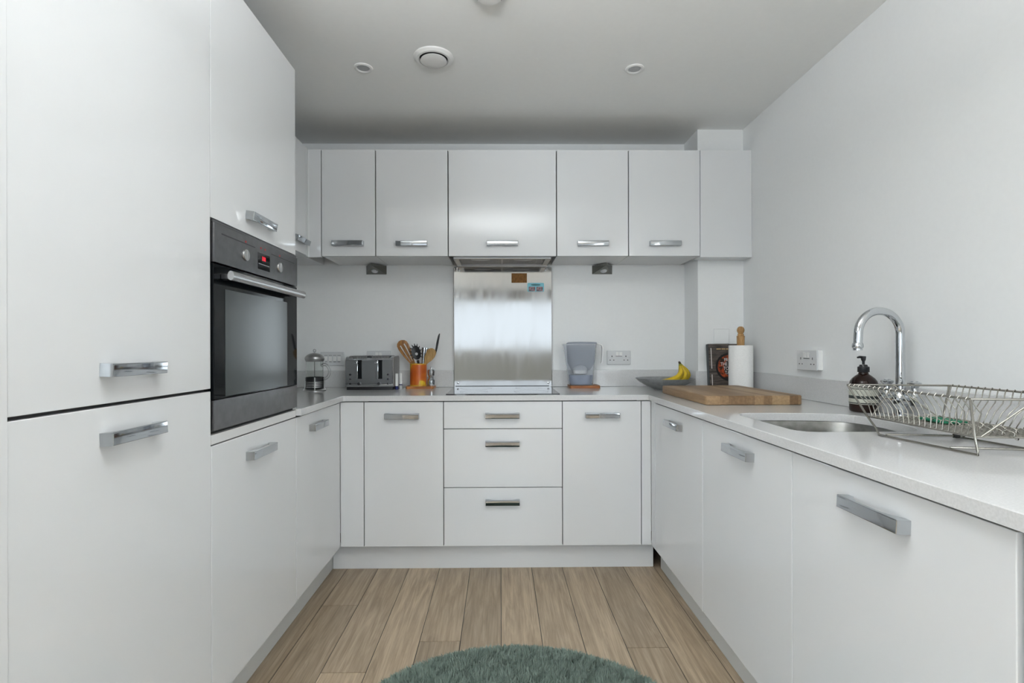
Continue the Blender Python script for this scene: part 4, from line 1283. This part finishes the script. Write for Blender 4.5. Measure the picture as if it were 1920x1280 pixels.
part('picture', bkx(MB().prism([(0.122 + 0.040 * math.cos(a), 0.122 + 0.048 * math.sin(a)) for a in [2 * PI * k / 40 for k in range(40)]], -0.0013, -0.0011, 'xz')), M['black'], bk)
def text_mb(s, size, x, z, y, ext=0.0003):
    cu = bpy.data.curves.new('t', 'FONT')
    cu.body = s
    cu.size = size
    cu.extrude = ext
    cu.offset = 0.0004
    o = bpy.data.objects.new('t', cu)
    C.objects.link(o)
    bpy.context.view_layer.update()
    dg = bpy.context.evaluated_depsgraph_get()
    me = o.evaluated_get(dg).to_mesh()
    mb = MB().add([(x + v.co.x * 0.82, y - v.co.z, z + v.co.y) for v in me.vertices], [tuple(p.vertices) for p in me.polygons])
    bpy.data.objects.remove(o)
    bpy.data.curves.remove(cu)
    return mb
tm = MB()
for s, x, z in (('FROM', 0.085, 0.159), ('THE OVEN', 0.064, 0.135), ('TO THE', 0.079, 0.111), ('TABLE', 0.087, 0.087)):
    q = text_mb(s, 0.026, x, z, -0.0016)
    tm.add(q.v, q.f)
part('title_lettering', bkx(tm), M['ink_white'], bk)
tb_ = MB()
for xa, xb in ((0.045, 0.070), (0.074, 0.096), (0.100, 0.125), (0.130, 0.155)):
    tb_.box(xa, xb, -0.0008, -0.0001, 0.226, 0.232)
part('author_line', bkx(tb_), mat('gold_ink', srgb(190, 160, 110), 0.5), bk)
part('spine_lettering', bkx(MB().box(0.012, 0.016, -0.0008, -0.0001, 0.118, 0.235).box(0.012, 0.016, -0.0008, -0.0001, 0.02, 0.085)), M['ink_white'], bk)

# ------------------------------------------------------------------ paper towel holder
kx, ky = 1.2930, 2.773
kt = thing('kitchen_roll_holder', 'turned wooden kitchen-roll post with a ball finial', 'kitchen roll holder', (kx, ky, WZ))
part('base', MB().lathe(kx, ky, [(0.058, WZ + .0005), (0.060, 0.899), (0.058, 0.9055), (0.02, 0.907)], 40), M['dowel'], kt)
part('post', MB().lathe(kx, ky, [(0.016, 0.907), (0.019, 1.13), (0.0195, 1.184), (0.0205, 1.189), (0.0205, 1.193), (0.015, 1.197), (0.0165, 1.2035), (0.0115, 1.2065), (0.0150, 1.211), (0.0188, 1.221), (0.0188, 1.229), (0.0150, 1.239), (0.0080, 1.2445), (0.001, 1.2455)], 32), M['dowel'], kt)
kr = thing('kitchen_roll', 'white kitchen roll on the wooden post beside the cookbook', 'kitchen roll', (kx, ky, 0.908))
part('paper', MB().lathe(kx, ky, [(0.0205, 0.908), (0.0600, 0.908), (0.0612, 0.910), (0.0612, 1.141), (0.0600, 1.1435), (0.0205, 1.1435)], 56, cap0=False, cap1=False), M['paper'], kr)
part('core_tube', MB().lathe(kx, ky, [(0.0197, 0.908), (0.0204, 0.908), (0.0204, 1.1432), (0.0197, 1.1432)], 32, cap0=False, cap1=False), M['cork'], kr)

# ------------------------------------------------------------------ soap bottle
sx_, sy_ = 1.3345, 1.890
sb = thing('soap_bottle', 'amber soap bottle with black pump beside the tap', 'soap bottle', (sx_, sy_, WZ))
part('bottle', MB().lathe(sx_, sy_, [(0.040, WZ + .0005), (0.0435, 0.899), (0.0450, 0.906), (0.0450, 0.998), (0.0425, 1.008), (0.036, 1.018), (0.026, 1.027), (0.0170, 1.034), (0.0150, 1.040), (0.0150, 1.045)], 44), M['amber'], sb)
part('label_wrap', MB().lathe(sx_, sy_, [(0.0453, 0.925), (0.0453, 0.990)], 44, cap0=False, cap1=False), M['label'], sb, 'cream and dark paper label')
for z0, z1 in ((0.945, 0.956), (0.927, 0.931), (0.979, 0.9815), (0.984, 0.9855)):
    part('label_print', MB().lathe(sx_, sy_, [(0.0455, z0), (0.0456, z0), (0.0456, z1), (0.0455, z1)], 44, cap0=False, cap1=False), M['label_dark'], sb)
part('collar', MB().lathe(sx_, sy_, [(0.0185, 1.041), (0.0190, 1.042), (0.0190, 1.060), (0.0140, 1.062), (0.0120, 1.068), (0.006, 1.069)], 32), M['black'], sb)
pu = MB().lathe(sx_, sy_, [(0.0045, 1.069), (0.0045, 1.080), (0.0075, 1.086), (0.0085, 1.094), (0.0085, 1.099), (0.002, 1.100)], 24)
pu.tube([(sx_ - 0.004, sy_, 1.0955), (sx_ - 0.016, sy_ - 0.002, 1.0965), (sx_ - 0.024, sy_ - 0.003, 1.0945)], 0.004, 10, radii=[0.005, 0.0042, 0.0032])
part('pump', pu, M['black'], sb)

# ------------------------------------------------------------------ tap
tx, ty = 1.3350, 1.7150
tp = thing('mixer_tap', 'chrome swan-neck mixer tap with two cross-top valves behind the sink', 'tap', (tx, ty, WZ))
part('base', MB().lathe(tx, ty, [(0.026, WZ + .0005), (0.0265, 0.898), (0.024, 0.902), (0.019, 0.905), (0.0175, 0.925), (0.021, 0.934), (0.026, 0.944), (0.029, 0.958), (0.026, 0.974), (0.020, 0.984), (0.0155, 0.990), (0.0150, 1.004), (0.0135, 1.006)], 36), M['chrome_sharp'], tp)
for s in (-1, 1):
    bd_ = MB()
    bd_.tube([(tx, ty, 0.957), (tx, ty + s * 0.025, 0.957), (tx, ty + s * 0.045, 0.957), (tx, ty + s * 0.062, 0.957)], 0, 22, radii=[0.022, 0.019, 0.0165, 0.018])
    bd_.cyl((tx, ty + s * 0.062, 0.957), (tx, ty + s * 0.078, 0.957), 0.0185, 0.0165, 6)
    part('valve_arm', bd_, M['chrome_sharp'], tp, angle=40)
for s in (-1, 1):
    y = ty + s * 0.059
    v = part('valve', MB().lathe(tx, y, [(0.0150, 0.965), (0.0120, 0.978), (0.0095, 0.988), (0.0095, 1.000), (0.012, 1.003)], 28), M['chrome_sharp'], tp)
    part('valve_handle', MB().lathe(tx, y, [(0.011, 1.003), (0.0150, 1.008), (0.0190, 1.013), (0.0195, 1.016), (0.0180, 1.018), (0.010, 1.0205), (0.0095, 1.0225), (0.002, 1.0235)], 28), M['chrome_sharp'], v)
R_t = 0.0745
zc_ = 1.2520 - R_t
sa = math.radians(4)
spp = [(tx, ty, 1.004), (tx, ty, 1.06), (tx, ty, 1.12), (tx, ty, zc_)]
for k in range(1, 25):
    a = PI * k / 24 * 1.0
    d = R_t * (1 - math.cos(a))
    spp.append((tx - d * math.cos(sa), ty - d * math.sin(sa), zc_ + R_t * math.sin(a)))
e = spp[-1]
spp += [(e[0] - 0.001, e[1], zc_ - 0.018), (e[0] - 0.002, e[1], zc_ - 0.036)]
part('spout', MB().tube(spp, 0.0132, 22), M['chrome_sharp'], tp)
part('aerator', MB().lathe(e[0] - 0.002, e[1], [(0.0133, zc_ - 0.030), (0.0160, zc_ - 0.034), (0.0172, zc_ - 0.041), (0.0160, zc_ - 0.047), (0.0135, zc_ - 0.049), (0.0135, zc_ - 0.055), (0.003, zc_ - 0.055)], 28), M['chrome_sharp'], tp)

# ------------------------------------------------------------------ dish rack
dk = thing('dish_rack', 'folding stainless wire dish rack standing on the worktop at far right', 'dish rack', (1.16, 1.33, WZ))
RA = Vector((1.042, 1.544, 1.020))
RB = Vector((1.310, 1.498, 1.020))
RC = Vector((1.015, 1.108, 1.020))
RD = Vector((1.278, 1.063, 1.020))
FA = Vector((1.050, 1.472, 0.935))
FB = Vector((1.249, 1.449, 0.935))
FC = Vector((1.041, 1.126, 0.935))
FD = Vector((1.240, 1.100, 0.935))
rw = 0.0028
part('rim', MB().tube([RA, RB, RD, RC], rw, 8).tube([RC, RA], rw, 8).tube([RA, RB], rw, 8), M['wire'], dk)
part('floor_frame', MB().tube([FA, FB], 0.0022, 8).tube([FB, FD], 0.0022, 8).tube([FD, FC], 0.0022, 8).tube([FC, FA], 0.0022, 8), M['wire'], dk)
for nm, (t0, t1, f0, f1, inn) in {'near': (RA, RC, FA, FC, 1), 'far': (RB, RD, FB, FD, -1)}.items():
    sw = MB()
    n = 20
    for k in range(n):
        f = (k + 0.6) / n
        a = t0.lerp(t1, f)
        b = f0.lerp(f1, f)
        ins = Vector((0.022 * inn, -0.010, 0))
        up_ = Vector((0, 0, 0.0035))
        pts = [a + Vector((-0.004 * inn, 0, -0.002)), a + Vector((0, 0, 0.004)), a + Vector((0.005 * inn, -0.001, 0.0005)), a + ins * 0.75 + Vector((0, 0, -0.022)), a + ins + Vector((0.0, 0, -0.032)),
               a.lerp(b, 0.62) + ins * 0.62, b + Vector((0.006 * inn, 0, 0.004)), b + Vector((0.004 * inn, 0, -0.002))]
        sw.tube(pts, 0.0014, 6)
    part('side_wires', sw, M['wire'], dk)
fw = MB()
for k in range(15):
    f = (k + 0.5) / 15
    a, b = FA.lerp(FB, f), FC.lerp(FD, f)
    fw.tube([a, b], 0.0014, 6)
for k in range(24):
    f = (k + 0.5) / 24
    fw.tube([FA.lerp(FC, f), FB.lerp(FD, f)], 0.0010, 6)
part('floor_wires', fw, M['wire'], dk)
pw = MB()
for row in (0.40, 0.66):
    pts = []
    for k in range(12):
        f = 0.06 + 0.88 * k / 11
        p = FA.lerp(FC, f).lerp(FB.lerp(FD, f), row)
        for q in range(8):
            a = 2 * PI * q / 8
            pts.append(p + Vector((0.010 * math.sin(a), 0.012 * (math.cos(a) - 1) * 0.5 - 0.0, 0.010 * math.cos(a) * 0.9 + 0.004)) + Vector((0, -0.0035 * q, 0)))
    pw.tube(pts, 0.0013, 6)
part('plate_loops', pw, M['wire'], dk)
for (f0, f1, r0, r1) in ((FA, FB, RA, RB), (FC, FD, RC, RD)):
    br = MB()
    mid = r0.lerp(r1, 0.46)
    s0_ = f0.lerp(f1, 0.06)
    s1_ = f0.lerp(f1, 0.94)
    br.tube([s0_, mid], 0.0019, 8)
    br.tube([mid, s1_], 0.0019, 8)
    part('end_brace', br, M['wire'], dk)
lg = MB()
Z9 = WZ + 0.0031
g1, g2 = Vector((1.014, 1.378, Z9)), Vector((1.036, 1.113, Z9))
g3, g4 = Vector((1.195, 1.345, Z9)), Vector((1.220, 1.085, Z9))
lg.tube([RA, FA, Vector((1.021, 1.395, Z9 + 0.012)), g1, g1.lerp(g2, 0.5), g2, g2 + Vector((0.001, 0.002, 0.008)), FC, RC], 0.0028, 8)
part('near_leg_frame', lg, M['wire'], dk)
lg = MB()
lg.tube([RB, FB, Vector((1.203, 1.362, Z9 + 0.012)), g3, g3.lerp(g4, 0.5), g4, g4 + Vector((0, 0.002, 0.008)), FD, RD], 0.0028, 8)
part('far_leg_frame', lg, M['wire'], dk)
part('cross_bar', MB().tube([Vector((1.016, 1.355, Z9 + 0.0045)), Vector((1.198, 1.325, Z9 + 0.0045))], 0.0026, 8), M['wire'], dk)
part('cross_bar', MB().tube([Vector((1.031, 1.177, Z9 + 0.0045)), Vector((1.213, 1.138, Z9 + 0.0045))], 0.0026, 8), M['wire'], dk)
part('rubber_sleeve', MB().cyl((1.173, 1.3291, Z9 + 0.0045), (1.186, 1.3270, Z9 + 0.0045), 0.0052, 0.0052, 12), M['rubber'], dk)
gs = MB().box(1.125, 1.185, 1.300, 1.385, 0.9385, 0.9440, 0.002)
solo('scouring_pad', gs, M['green'], 'thin green scouring pad lying in the wire dish rack', 'scourer')
